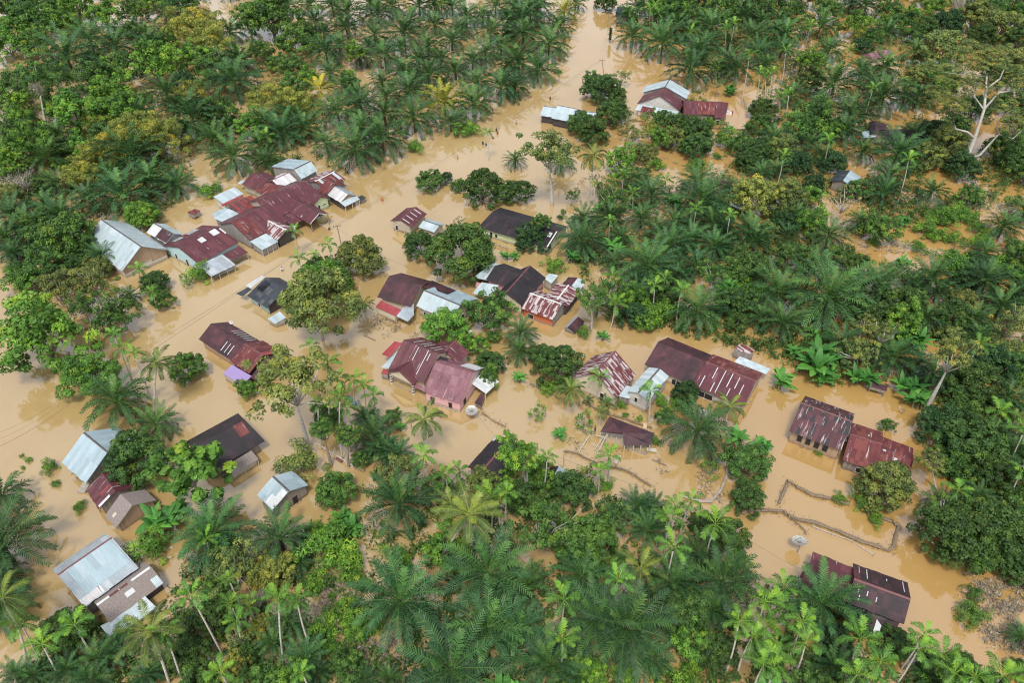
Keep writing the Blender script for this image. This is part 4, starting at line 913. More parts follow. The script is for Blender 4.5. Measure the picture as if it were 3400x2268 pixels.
P('20', 'p', '450,1490,120 30,1480,90')
P('20', 't', '1880,620,50,1880,740 1890,760,50,1875,890 1940,1150,50')
P('20', 'b', '2020,830,80 2000,1180,70 2160,1160,70 2060,1290,60')
P('20', 's', '1960,1290,110 1880,1440,40 430,660,30 1700,1530,80 1810,1120,50 2100,1480,60 1330,1520,70')
P('30', 'p', '480,250,150 600,790,230 160,320,150 900,60,140 760,40,110 1080,300,110 1060,900,200 760,1080,180 700,1200,160 1180,1420,200 1370,900,130 1060,620,150 1350,480,110 560,460,130 60,300,120 300,600,130 200,880,120 60,1280,130 850,650,110 950,780,130 1250,900,120 380,1320,100 120,460,110 860,1400,120 480,1430,110 1330,1250,120')
P('30', 'a', '340,270,50,330,130 390,250,50,345,430 160,480,50,120,810 40,680,50,2,1000 110,920,60,95,1100 1090,580,50,1030,740 740,480,45,720,655 560,1310,60,520,1568 1290,1480,60,1185,1880 140,1460,60 960,830,50 1250,780,50,1220,930 190,870,40,150,1230')
P('30', 'm', '550,90,120 60,60,110 950,360,90 1230,220,110 2270,120,130 2050,60,120 2150,1350,130 430,1080,170 300,1200,150 1700,1180,140 230,130,100 1120,100,100 1320,330,80')
P('30', 'd', '870,430,80 1640,220,130 600,1500,110 1480,1210,110 260,1500,120 1900,1000,120')
P('30', 'g', '820,250,120 1080,210,80 400,560,100,330,850 1330,120,70')
P('30', 'y', '860,340,80')
P('30', 'Y', 'o:1600,470,190 2150,250,170 1900,170,150 1650,1330,160 1450,1440,140 1400,700,110')
P('30', 'o', '540,960,80 2280,1150,130 1520,880,110')
P('30', 'r', '2280,1480,140 1430,270,120 2150,700,140 1960,330,110 2300,360,120')
P('30', 'x', '1780,60,110')
# second row
P('01', 'p', '530,120,130 1130,240,260 1400,100,200 830,260,150 1640,130,140 100,430,180 60,620,180 560,420,180 420,320,130 930,790,130 1200,1150,80 130,760,110 1000,60,150 250,520,150')
P('01', 'y', '760,60,150')
P('01', 'Y', '130,280,140 o:900,900,120')
P('01', 'x', '200,120,130')
P('01', 'r', 'm:620,640,230 700,870,110')
P('01', 'm', '400,900,180 160,930,80 1480,1200,90')
P('01', 'r', 'g:1300,420,140 1420,1040,115')
P('01', 'q', 'o:560,1110,210 o:850,1060,180 1100,1280,180 780,1260,150 1000,1400,170')
P('01', 'a', '1240,190,50,1268,300 1275,930,60,1280,1040 1410,1150,60,1445,1290 1050,1530,60,1195,1900')
P('01', 's', '1880,190,80 1980,170,60 g:1820,970,110')
P('11', 'c', '990,1220,90')
P('11', 'a', '355,580,55,395,790 670,710,60,725,975 535,800,45,548,960 395,840,60,440,1010')
P('11', 'r', 'o:950,810,195 1880,770,280 2080,860,110 1500,690,140 m:1590,100,110 2080,170,170 2280,200,110 680,900,100 560,900,100')
P('11', 'd', '1740,70,60')
P('11', 'r', 'm:1860,140,65')
P('11', 'Y', '610,1240,310,610,1560')
P('11', 'r', 'g:650,1030,210 g:1750,1460,195')
P('11', 'm', '2140,1310,185 2180,1530,60')
P('11', 'T', '1860,480,50')
P('11', 'b', '2290,770,70')
P('21', 'p', '640,650,190 1190,440,130 1740,280,220 1280,240,160 1150,100,130 1700,110,150 1240,880,230 1440,700,180 1700,880,150 1700,1290,220 2170,560,150 2230,650,150 1850,700,150 1650,640,140 2060,180,120 1880,330,110 80,1500,130 2300,1350,130 1150,1120,110 1350,560,130 1960,560,120 950,850,120 1480,470,110 1010,620,110 1530,960,110 1960,1260,110')
P('21', 'v', '780,1260,100 1200,1250,90')
P('21', 'a', '1410,110,55,1405,210 1110,230,55,1107,385 1870,150,50,1862,300 1690,370,60,1662,600 2000,430,55,1978,670 920,1000,70,920,1190 1310,1080,70,1305,1310 1400,1010,60,1395,1180 940,1250,80,900,1440 900,480,45,895,670 1550,1120,60 930,100,50,930,180 1020,60,50,1018,180 760,140,30,755,370')
P('21', 'q', '950,270,130 730,1180,150,725,1450 1850,950,140,1830,1250 560,230,60')
P('21', 'r', '60,200,120 2160,900,190 2090,1230,160 1950,720,90 2060,1400,100')
P('21', 'd', '180,600,130 110,680,80 280,700,70')
P('21', 'm', '270,470,75,290,650 470,380,25 440,430,25')
P('21', 's', '380,880,90 650,1490,60 1100,760,60 1850,1420,60')
P('21', 'g', '1100,1180,130 1230,1400,90')
P('21', 'Y', 'y:2230,250,200 2330,560,110')
P('21', 'b', '560,800,110 920,700,130 700,780,110 820,330,80 830,1490,75 1360,1250,50 20,760,60')
P('31', 'p', '90,1120,220 545,1170,320 980,1030,170 560,600,150 1070,200,150 1500,1000,190 2000,1020,190 2150,520,150 1500,200,140 2140,1250,150 1450,1350,150 2250,1150,110 130,1400,170 1050,1140,130 1560,1130,130 800,1250,110')
P('31', 'Y', '150,260,190 1770,1200,120 1680,1520,110')
P('31', 'd', '420,120,90 1900,850,110 1820,1000,110')
P('31', 'r', '240,810,180 1260,1230,170 1700,1350,160 950,1330,160')
P('31', 'm', '830,180,110 680,800,110 820,860,100 1850,230,100 2200,850,90 2240,700,70')
P('31', 'q', 'o:880,1430,130 o:2250,1400,150 o:1050,1480,120,980,1790 2250,280,80')
P('31', 's', '1600,440,120 1450,540,100 1850,440,100 1680,620,90 1540,600,80 1950,540,80 970,660,55 1740,380,90 1980,640,70 1350,700,80 1900,680,80 2060,580,70')
P('31', 'x', '680,340,220,630,500')
P('31', 'b', '960,440,70 1250,460,85 1220,840,100 420,1480,100 580,1500,80 1090,430,60')
# third row
P('02', 'r', 'm:1720,250,140')
P('02', 'g', '380,-10,360 870,330,220 2250,440,90')
P('02', 'r', '1250,1100,260')
P('02', 'L', '1770,1230,285,1850,1530')
P('02', 'p', '1070,560,260 1430,770,170 20,1420,220')
P('02', 'c', '1440,200,170,1395,670')
P('02', 'a', '1140,90,70,1195,340 1240,140,60,1390,550')
P('02', 's', '460,1160,70 260,1090,30 510,1310,40 720,1540,60 210,1160,20 200,1050,20')
P('02', 'b', '1630,1530,110')
P('12', 'q', 'o:330,420,360,480,970')
P('12', 'a', '510,70,60 660,240,90,655,820 750,370,70,762,640 900,380,70,900,620 990,430,60,1000,650 1080,530,70,1085,700 770,540,80,795,1090 840,640,70 570,600,60,600,990 1740,1250,70,1765,1390 1870,1210,70,1875,1310 2170,1470,120 2300,1420,80 1540,1080,90')
P('12', 'c', '1550,720,190,1560,1010')
P('12', 'b', '1320,770,80 1050,690,90')
P('12', 'm', '1260,690,70 850,860,100,850,1150 980,1080,90 600,800,90,690,1140 2130,330,100 640,700,130')
P('12', 'r', '2150,200,120')
P('12', 'p', '1090,870,180 1300,1050,150 1160,1000,140 1310,1500,300 1000,700,110')
P('12', 'c', '1790,1490,170')
P('12', 'q', 'o:1330,1230,210 m:1630,1330,120')
P('12', 'r', 'm:740,1370,165 o:2080,1290,140')
P('12', 'S', 'o:390,1110,180')
P('12', 'g', '2280,1280,100 2280,1070,90 2000,30,100')
P('22', 'r', '400,220,190 270,130,110')
P('22', 'g', '60,1050,165,160,1450 250,1250,140')
P('22', 'r', 'm:2150,1120,190 2160,1450,145 560,1370,180 150,1440,170')
P('22', 'd', '1590,490,120')
P('22', 't', '240,650,80 660,740,90 1830,1180,90 400,1200,60')
P('22', 's', '1000,585,45 340,440,70 1380,580,70 1030,680,30 1170,710,30 880,1330,70 1560,580,90 1320,930,50')
P('22', 'v', '870,580,75 700,540,50')
P('22', 'T', '700,1250,130')
P('22', 'm', '1400,690,80 470,400,80')
P('22', 'p', '1700,830,260 1150,1520,160 1290,1520,130 60,90,120')
P('22', 'c', '540,450,150,560,640 2000,600,150,1960,790 830,640,70,805,770')
P('22', 'a', '790,350,70,765,530 1270,480,75,1255,740 890,1080,80,875,1290 800,1210,60,795,1390 320,1090,60,270,1390 140,1140,80,165,1450 1640,1490,80 1500,1540,80')
P('22', 'b', '440,830,105 2080,890,160 2300,940,110 60,320,100')
P('32', 'b', '390,220,240 120,390,160 850,320,150 1280,400,150 560,330,130 230,90,120')
P('32', 'q', 'o:820,120,160,830,260 o:1720,120,180,1440,630 o:1480,1100,130,1590,1380')
P('32', 'r', '1900,400,210 1870,950,260 o:1070,1330,225 2300,1450,130 2050,1180,200')
P('32', 'm', '2250,250,150 1800,700,130 1550,1050,80 1100,770,60')
P('32', 'Y', '2200,120,140 950,1500,90')
P('32', 'p', '1150,150,200 2100,850,140 1560,1480,140 2200,520,150 1380,200,130 2250,1000,140 1940,1420,120')
P('32', 'a', '2110,680,100,2040,800 1740,1400,90,1715,1568 2320,1220,80,2215,1470 1930,60,80 2340,850,90,2225,1130')
P('32', 'c', '2270,700,110')
P('32', 's', '880,1500,90 460,1030,30 650,1440,60')
# bottom row
P('03', 'p', '20,300,380 20,880,250 1960,200,320 900,1350,180 150,1500,150 850,1530,170 1050,1290,150 1350,1500,150 300,1510,130 -120,620,300 620,1450,150')
P('03', 'c', '20,800,270,220,1370 1380,1100,290,1540,1568')
P('03', 'a', '700,1060,120,880,1340 400,1240,110,535,1500 200,1050,110,330,1330 1530,1140,100,1670,1560 1770,800,110,2050,1320 1900,270,80,1970,450 2130,870,90,2260,1100 2180,1030,90,2240,1280 2040,1500,110 2290,880,80,2351,1000 2110,640,60,2270,1010')
P('03', 'b', '1500,100,230 1850,60,110')
P('03', 's', '1380,330,175 g:1130,1090,90')
P('03', 'r', 'm:600,1100,200 1750,1330,180 1950,1000,190 2250,1330,120')
P('03', 'q', 'o:2150,520,230 o:2200,1180,130 1650,1050,100')
P('03', 'm', '2050,380,150 2000,720,130 1560,1350,110')
P('03', 'Y', 'y:2180,1420,130')
P('13', 'p', '210,240,260 1320,820,390 1800,1440,430 2130,560,380 2120,1080,370 450,1350,190 380,470,130 300,1000,190 560,1480,140 1010,1540,120 1230,1530,120 150,1200,150')
P('13', 'c', '1960,20,280,1640,440')
P('13', 'a', '210,820,100,255,1410 380,840,100,520,1280 430,1500,80')
P('13', 's', '700,300,220 850,420,150 560,640,110 820,950,140 920,1110,90 620,1060,120 780,420,130 1080,1080,70 960,1000,80 540,1180,120 680,1240,90 880,600,80 700,780,40 1300,420,130 600,200,90')
P('13', 'Y', 'y:200,540,160 y:60,560,150 y:50,1080,120')
P('13', 'x', '40,790,90')
P('23', 'q', 'm:300,150,280 m:900,100,190')
P('23', 'r', 'm:750,300,240 1990,230,170 1900,1330,190 1760,120,120')
P('23', 'p', '650,600,250 1480,650,260 1930,640,330 770,1000,320 1060,1060,400 350,1400,290 100,700,250 60,1080,250 1260,1330,200 1700,380,180 1250,180,170 1850,900,200 600,1480,180')
P('23', 'c', '1180,520,220')
P('23', 'a', '1480,350,110 1860,130,130 480,830,120 970,650,100 460,1190,110 2080,1030,100,1950,1510 2200,1160,110,2070,1530 2310,850,110 2320,1080,100,2330,1330 2300,1430,120 1440,80,100')
P('23', 'g', '1650,1180,180 700,1500,150 2080,420,90 1030,1510,100')
P('23', 'm', '1750,1270,130 500,300,150 1300,60,110')
P('23', 's', '1620,1490,100')
P('33', 'p', '500,850,330 1430,1500,130 600,1420,200 2330,1150,130')
P('33', 'a', '130,720,110 90,900,120 310,1040,110,170,1400 340,1220,110,210,1560 840,1190,130,710,1480 80,1240,110,50,1400 60,1400,130 1370,1280,110,1190,1568 1600,1350,120,1490,1568 800,1520,120 1020,1400,120 1420,1150,90 1880,1540,120 2130,1530,130 940,1540,100 1700,1500,110')
P('33', 'r', '1150,1210,150 1780,1390,110 1700,260,270 2000,160,280 2120,400,160 2330,1470,100 1500,1430,120 2290,330,150')
P('33', 'd', '820,1010,120 620,1200,150')
P('33', 'm', '2250,60,170 1920,420,120')
P('33', 'S', '1860,950,120 1880,750,75')
P('33', 's', '980,90,70')
# the giant pale-limbed tree on the right
def giant():
    b = at('31', (1755, 140), 0); b2 = at('30', (1800, 1500), 0); root = empty('giant_tree', (b.x, b.y, 0))
    tag(root, 'giant tree with bare white forking limbs and thin olive leaf clusters', 'tree'); LM.append(('giant white-limbed tree', *src('30', 1950, 1100)))
    def up(px, h): return at('30', px, h)
    m = MB(); T0 = up((1800, 1480), 2.5); T1 = up((1900, 1270), 9); T2 = up((1985, 1000), 16); T3 = up((2000, 820), 20)
    m.tube([(b.x, b.y, -1), T0, T1, T2, T3], [.65, .58, .46, .34, .24], 9); nodes = []
    m.tube([T0, up((1950, 1420), 5), up((2120, 1230), 10), up((2250, 1270), 11.5), up((2330, 1200), 13)], [.38, .3, .22, .15, .08], 7)
    m.tube([T1, up((1830, 1210), 10.5), up((1720, 1180), 12.5), up((1700, 1060), 15)], [.35, .28, .2, .1], 6)
    m.tube([T2, up((1900, 900), 18), up((1800, 800), 19.5), up((1700, 920), 18)], [.3, .24, .18, .08], 6)
    m.tube([T2, up((2120, 850), 19), up((2230, 830), 20), up((2260, 780), 21)], [.3, .22, .15, .07], 6)
    m.tube([T3, up((2010, 700), 22), up((1950, 560), 24), up((1890, 480), 25)], [.26, .2, .14, .06], 6)
    m.tube([T3, up((2130, 720), 22), up((2180, 600), 24), up((2170, 520), 25)], [.26, .2, .14, .06], 6)
    m.tube([up((1900, 900), 18), up((1870, 760), 20), up((1760, 780), 21)], [.2, .14, .06], 5)
    m.tube([up((2010, 700), 22), up((1760, 680), 22), up((1530, 650), 22)], [.16, .12, .05], 5)
    m.tube([up((2120, 1230), 10), up((2080, 1100), 14), up((2150, 1050), 15)], [.22, .15, .06], 5)
    m.obj('trunk', BARKP, root, root.location, True)
    cl = []
    for (x, y, h, s) in ((1900, 480, 25, 3.6), (2170, 500, 25, 3.8), (1560, 640, 22, 3.2), (1760, 760, 21, 3.0), (2290, 760, 21, 3.4), (1690, 950, 17.5, 3.0), (2050, 600, 24, 3.2), (2320, 1150, 13, 2.6), (1690, 1050, 15, 2.6), (2160, 1020, 15.5, 2.8), (2020, 760, 21, 2.8), (1830, 640, 23, 2.6), (2330, 600, 23, 3.2), (1600, 830, 19, 2.6), (2230, 920, 18, 2.6)):
        p = up((x, y), h); o = link('leaf_cluster', random.choice(KIND['open' if s > 2.9 else 'sparse'][0])[0], root, p - root.location); s_ = s / 3.0; o.scale = (s_ * 1.15, s_ * 1.15, s_ * .5); o.rotation_euler = (0, 0, random.uniform(0, 6)); o.color = hue('o')
giant()

# ------------------------------------------------------------------ undergrowth and flood debris (nobody could count them)
def inside(pt, poly):
    x, y = pt; c = False; j = len(poly) - 1
    for i in range(len(poly)):
        xi, yi = poly[i]; xj, yj = poly[j]
        if (yi > y) != (yj > y) and x < (xj - xi) * (y - yi) / (yj - yi) + xi: c = not c
        j = i
    return c
def scatter(poly, per100):
    """points on the ground, spread evenly by area seen in the picture, inside a polygon of photograph pixels"""
    xs = [p[0] for p in poly]; ys = [p[1] for p in poly]; A = (max(xs) - min(xs)) * (max(ys) - min(ys)) / 1e4
    n = int(A * per100); out = []
    for k in range(n):
        p = (random.uniform(min(xs), max(xs)), random.uniform(min(ys), max(ys)))
        if inside(p, poly): out.append(p)
    return out
J_TL = [(0, -60), (700, -60), (690, 90), (860, 240), (900, 330), (800, 420), (660, 490), (640, 560), (560, 700), (320, 720), (300, 880), (230, 950), (60, 960), (0, 880)]
J_TL2 = [(840, 330), (1120, 330), (1300, 400), (1250, 480), (1080, 560), (860, 560), (740, 500)]
J_PL = [(700, -60), (1880, -60), (1850, 130), (1780, 280), (1560, 420), (1300, 470), (1000, 340), (860, 240)]
J_R = [(2080, -60), (3480, -60), (3480, 720), (3250, 700), (3050, 800), (2750, 760), (2560, 760), (2480, 640), (2420, 560), (2560, 440), (2500, 270), (2260, 220), (2130, 160)]
J_R2 = [(1880, 700), (2050, 560), (2420, 580), (2480, 760), (2740, 800), (2800, 900), (3080, 900), (3480, 760), (3480, 1900), (3200, 1880), (3060, 1640), (3110, 1480), (3020, 1250), (2760, 1280), (2500, 1160), (2200, 1110), (2020, 1080), (1980, 980), (1900, 880)]
J_B = [(560, 1900), (800, 1800), (1010, 1760), (1190, 1680), (1260, 1540), (1400, 1590), (1560, 1560), (1720, 1500), (1880, 1620), (2240, 1690), (2420, 1760), (2520, 1960), (2640, 1930), (2950, 2100), (3200, 2210), (3300, 2330), (60, 2330), (130, 2120), (330, 2050), (430, 2130), (580, 2060)]
def undergrowth(name, label, polys, hues):
    C, T = [], []
    cell = random.random() * 9
    for poly, dens, hmax in polys:
        for sx, sy in scatter(poly, dens):
            n3 = math.sin(sx * .021 + sy * .013) + math.sin(sx * .009 - sy * .031 + 2) + math.sin(sx * .05 + 1) * .6
            if n3 < -.7: continue
            p = at_src(sx, sy, 0); r = random.uniform(.5, 1.3); h = random.uniform(.25, 1.0) * hmax; k = random.randint(16, 30)
            q = rng.normal(0, r * .5, (k, 3)); q[:, 2] = np.abs(q[:, 2]) * h / r + .05
            C.append(q + np.array([p.x, p.y, 0])); T.append(np.full(k, np.clip(random.gauss(.42, .2), .02, .9)))
    C = np.concatenate(C); T = np.concatenate(T); m = len(C)
    N = nrm(rand_dirs(m) * .6 + np.array([0, 0, .7])); U = nrm(np.cross(N, rand_dirs(m))); L = rng.uniform(.3, .8, m)
    V, F = leaf_quads(C, N, U, L, L * rng.uniform(.25, .5, m))
    o = link(name, np_mesh(name, V, [F], np.clip(T + rng.normal(0, .1, m), 0, .97), LEAF)); o.color = hues
    return tag(o, label, 'undergrowth', kind='stuff')
def fill(poly, n, kinds, r0, r1, gap=.62):
    xs = [p[0] for p in poly]; ys = [p[1] for p in poly]; done = 0
    for k in range(n * 60):
        if done >= n: break
        x, y = random.uniform(min(xs), max(xs)), random.uniform(min(ys), max(ys))
        if not inside((x, y), poly): continue
        r = random.uniform(r0, r1) * (.55 + .45 * (y + 900) / 2000)
        if any((q[4] - x) ** 2 + ((q[5] - y) * 1.2) ** 2 < ((q[6] + r) * gap) ** 2 for q in PLANTS): continue
        if any((m[1] - x) ** 2 + (m[2] - y) ** 2 < (r + 70) ** 2 for m in LM): continue
        kd = random.choice(kinds); c = None
        plant(kd, 'px', x, y, r, None, c); done += 1
    return done
VW['px'] = (0, 0, 1.0)
fill(J_TL, 26, 'mmggrqyYp', 40, 62, .55); fill(J_R, 46, 'mmggrdYpppo', 40, 62, .52); fill(J_R2, 44, 'mmgrdqppsb', 42, 66, .52); fill(J_B, 14, 'mgrssb', 40, 70); fill(J_PL, 12, 'ppv', 40, 52)
fill([(-150, -150), (1880, -150), (1880, -10), (-150, -10)], 20, 'pvmqr', 36, 52); fill([(2080, -150), (3550, -150), (3550, -10), (2080, -10)], 18, 'mrmgY', 40, 58)
undergrowth('undergrowth', 'low green scrub and ferns filling the gaps between the forest trees', [(J_TL, 46, 2.6), (J_TL2, 30, 2.0), (J_R, 60, 2.8), (J_R2, 40, 2.5), (J_B, 14, 1.3), (J_PL, 8, .9), ([(1960, 560), (2420, 560), (2520, 820), (2420, 1060), (2120, 1060), (1960, 900)], 30, 2.2)], (.060, .125, .024, 1))
def debris():
    zones = [([(680, 130), (760, 330), (900, 420), (1000, 300), (1400, 420), (1600, 380), (1780, 250), (1850, 60), (1100, -20), (700, 0)], 5),
             ([(1030, 1840), (1150, 1760), (1210, 1960), (1100, 2010)], 40), ([(1050, 1900), (1200, 1960), (1190, 2060), (1030, 2040)], 60), ([(1140, 2060), (1350, 2060), (1420, 2268), (1150, 2268)], 55),
             ([(3200, 1920), (3400, 1930), (3400, 2180), (3280, 2130), (3190, 2010)], 75), ([(3200, 1900), (3340, 1900), (3260, 2000)], 30), ([(2740, 760), (3000, 750), (3200, 800), (3220, 900), (2900, 880)], 26), ([(2920, 120), (3100, 120), (3090, 20), (2950, 30)], 30),
             ([(1220, 1040), (1400, 1080), (1380, 1130), (1240, 1120)], 40), ([(2280, 1580), (2480, 1550), (2420, 1660), (2300, 1680)], 14), ([(2060, 1500), (2500, 1450), (2480, 1640), (2100, 1600)], 2), ([(1860, 1250), (2240, 1280), (2250, 1500), (1900, 1500)], 3),
             ([(2150, 470), (2560, 430), (2560, 600), (2150, 560)], 8), ([(1880, 560), (2060, 560), (1990, 900), (1860, 720)], 8), ([(2900, 1300), (3080, 1340), (3060, 1420), (2900, 1400)], 2), ([(0, 600), (130, 500), (130, 620), (0, 680)], 20), ([(1030, 230), (1300, 330), (1280, 420), (1050, 330)], 10)]
    C = []
    for poly, d in zones:
        for sx, sy in scatter(poly, d):
            if math.sin(sx * .06 + 1.3 * math.sin(sy * .05)) + math.sin(sy * .083 + sx * .02) + random.uniform(-.6, .6) < -.1: continue
            p = at_src(sx, sy, 0); k = random.randint(12, 26); q = rng.normal(0, .45, (k, 3)); q[:, 2] = np.abs(q[:, 2]) * .35 + .02; C.append(q + np.array([p.x, p.y, 0]))
    for o in [o for o in col.objects if o.type == 'MESH' and o.name.split('.')[0] in ('wall', 'side_wall', 'annex_wall')]:
        vs = [o.matrix_world @ v.co for v in o.data.vertices if v.co.z < -.5]; vs = [v + (o.parent.location if o.parent else Vector()) for v in vs]
        for i in range(0, len(vs) - 1, 2):
            for k in range(int((vs[i + 1] - vs[i]).length * 1.1)):
                if random.random() < .45: continue
                q = vs[i].lerp(vs[i + 1], random.random()); n = random.randint(3, 9); c = rng.normal(0, .22, (n, 3)); c[:, 2] = np.abs(c[:, 2]) * .2 + .02; C.append(c + np.array([q.x, q.y, 0]))
    C = np.concatenate(C); m = len(C); N = nrm(rand_dirs(m) * .5 + np.array([0, 0, .8])); U = nrm(np.cross(N, rand_dirs(m))); L = rng.uniform(.25, .75, m)
    V, F = leaf_quads(C, N, U, L, L * rng.uniform(.12, .35, m)); t = np.clip(rng.normal(.45, .2, m), 0, .84)
    o = link('debris', np_mesh('debris', V, [F], t, LEAF)); o.color = (.27, .23, .17, 1)
    tag(o, 'grey-brown mats of dead leaves and straw drifting on the water', 'debris', kind='stuff')
debris()

# ------------------------------------------------------------------ small things
def dish(v, x, y, r, h, label, base=None, face=(0.1, -.5, .85), mesh=False):
    if mesh and face[2] < 1: face = (0, -.12, 1)
    p = at(v, (x, y), h); rad = r * VW[v][2] * depth(p) / F_PX
    b = at(v, base, 0) if base else Vector((p.x, p.y, 0)); root = empty('satellite_dish', (b.x, b.y, 0)); tag(root, label, 'satellite dish', 'satellite dishes on posts')
    f = Vector(face).normalized(); a = f.orthogonal().normalized(); c = f.cross(a); m = MB(); n = 20; prof = [(0.02, -.24), (.4, -.19), (.75, -.08), (1, .06)]
    for i in range(3):
        for k in range(n):
            t0, t1 = 2 * math.pi * k / n, 2 * math.pi * (k + 1) / n
            q = lambda R, z, t: p + (a * math.cos(t) + c * math.sin(t)) * (R * rad) + f * (z * rad)
            (r0, z0), (r1, z1) = prof[i], prof[i + 1]; m.face([q(r0, z0, t0), q(r1, z1, t0), q(r1, z1, t1), q(r0, z0, t1)])
    o = m.obj('bowl', MESHW if mesh else METW, root, root.location, True)
    if mesh:
        g = MB()
        for k in range(12):
            t = 2 * math.pi * k / 12; g.tube([p + f * (-.22 * rad), p + (a * math.cos(t) + c * math.sin(t)) * (.75 * rad) + f * (-.06 * rad), p + (a * math.cos(t) + c * math.sin(t)) * rad + f * (.08 * rad)], .02, 4)
        g.obj('rib', STEEL, o, root.location)
    g = MB(); e = p + f * (.55 * rad)
    for k in range(3):
        t = 2 * math.pi * k / 3; g.tube([p + (a * math.cos(t) + c * math.sin(t)) * (.6 * rad) + f * (-.1 * rad), e], .02, 4)
    g.tube([e - f * .08, e + f * .08], .06, 6); g.obj('feed_arm', STEEL, root, root.location)
    g = MB(); g.tube([(b.x, b.y, -1), (b.x, b.y, p.z * .5), p - f * (.25 * rad)], .06, 6); g.obj('post', STEEL, root, root.location)
dish('g', 1822, 1530, 118, 1.9, 'big round mesh satellite dish standing in the water in front of the pink-walled house', mesh=True)
dish('33', 290, 265, 72, 2.0, 'pale mesh satellite dish on a dark post above the maroon and blackened house', (268, 372), (0, .3, 1), True)
dish('g', 1795, 65, 32, 2.5, 'small white dish between the trees behind the pink-walled house')
dish('b', 1868, 1230, 30, 2.6, 'white dish on a pale post in front of the big crossing maroon roofs', (1885, 1375), (.3, -.8, .4))
dish('b', 1712, 1420, 32, 2.6, 'white dish just above the areca palm by the striped maroon house', None, (.3, -.8, .4))
dish('e', 438, 745, 25, 2.8, 'white dish behind the ridge of the long maroon house with purple awning', None, (-.2, -.8, .4))
dish('22', 652, 130, 16, 2.2, 'little white dish on a thin pole behind the flaking rust and white house', (657, 170), (.2, -.7, .5))

def pole(v, top, base, label, arm=None, r=.12, arm_w=1.6, name='utility_pole', mat=WOODP, vine=False):
    b, p = solve_up(src(v, *top), src(v, *base)); root = empty(name, (b.x, b.y, 0)); tag(root, label, 'pole', 'utility poles along the road' if name == 'utility_pole' else None)
    g = MB(); g.tube([(b.x, b.y, -1), p], [r, r * .7], 7); g.obj('shaft', mat, root, root.location)
    if arm:
        d = Vector((arm[0], arm[1], 0)).normalized(); c = p + Vector((0, 0, -.3)); g = MB(); g.box(c, d, Vector((-d.y, d.x, 0)), arm_w / 2, .06, c.z - .06, c.z + .06); g.obj('crossarm', mat, root, root.location)
        for k in (-.45, 0, .45):
            e = c + d * (k * arm_w); g = MB(); g.tube([e + Vector((0, 0, .06)), e + Vector((0, 0, .26))], [.05, .035], 6); g.obj('insulator', STEEL, root, root.location)
    if vine:
        m = len(range(500)); C = np.array([[b.x, b.y, 0]]) + rng.normal(0, .28, (m, 3)) * np.array([1, 1, 0]); C[:, 2] = rng.uniform(1.0, p.z + .1, m)
        N = rand_dirs(m); U = nrm(np.cross(N, rand_dirs(m))); V, F = leaf_quads(C - np.array(root.location), N, U, .4, .25); o = link('vine', np_mesh('vine', V, [F], np.clip(rng.normal(.4, .15, m), 0, 1), LEAF), root); o.color = hue('k')
    return p
tp1 = pole('11', (742, 497), (796, 727), 'tall timber utility pole with a crossarm in the middle of the flooded road', (1, .35))
tp2 = pole('20', (826, 543), (858, 747), 'utility pole with a crossarm behind the trees at the upper end of the road', (1, 0))
pole('11', (651, 590), (660, 657), 'short bare post just left of the tall utility pole', r=.08, name='post')
pole('20', (755, 638), (757, 738), 'short bare post left of the upper utility pole', r=.08, name='post')
tp3 = pole('20', (888, 118), (880, 245), 'slim utility pole near the top end of the road', (1, 0), .1)
pole('20', (902, 255), (898, 390), 'post wrapped in dark vines standing in the upper road', r=.15, name='post', vine=True)
tp4 = pole('10', (1041, 1323), (1053, 1475), 'thin brown post beside the lone roadside areca palm', r=.07, name='post')
tp5 = pole('23', (2041, 148), (2033, 275), 'thin post in open water above the lower palm grove', r=.07, name='post')
pole('22', (475, 1040), (480, 1150), 'thin stick post near the sagging fence rail of the collapsed pavilion', r=.05, name='post')
def wire(pts, sag, label, r=.022):
    g = MB(); P_ = []
    for i in range(len(pts) - 1):
        a, b = Vector(pts[i]), Vector(pts[i + 1])
        for k in range(12):
            t = k / 12; q = a.lerp(b, t); q.z -= sag * 4 * t * (1 - t); P_.append(q)
    P_.append(Vector(pts[-1])); g.tube(P_, r, 4); o = g.obj('power_line', STEEL, None, (0, 0, 0)); tag(o, label, 'wire', 'power lines along the road')
off = Vector((1, .35, 0)).normalized()
WL = [at('02', (0, 965), 6.5), at('02', (720, 510), 6.8)]
wire([WL[0], WL[1], tp1 + Vector((0, 0, -.05)), tp2 + Vector((0, 0, -.05)), tp3], .5, 'main dark power line running along the flooded road')
wire([WL[0] + Vector((-1, 1.2, .1)), WL[1] + Vector((-.8, 1, .1)), tp1 - off * .7, tp2 - Vector((.7, 0, 0)), tp3 - Vector((.6, 0, 0))], .7, 'thin power line left of the main line along the flooded road', .012)
wire([WL[0] + Vector((-2, 2.4, .1)), WL[1] + Vector((-1.6, 2, .1)), tp1 + off * .7, tp2 + Vector((.7, 0, 0)), tp3 + Vector((.6, 0, 0))], .9, 'thinnest power line, outermost of the lines along the flooded road', .012)
wire([tp1 - Vector((0, 0, .8)), at('11', (1300, 845), 4.4), at('11', (1980, 1112), 3.6)], .3, 'service wire from the tall utility pole to the charcoal house', .016)
wire([at('22', (330, 1022), 3.5), at('22', (1320, 1382), 3.5), tp5, at('33', (0, 360), 3.2), at('33', (310, 525), 3.2)], .3, 'slack wire from the low fence past the thin post to the maroon and blackened house', .016)
wire([at('g', (1840, 1500), 2.0), at('12', (2200, 870), 3.0)], .2, 'slack wire running from the big mesh dish towards the lower dark roof', .014)

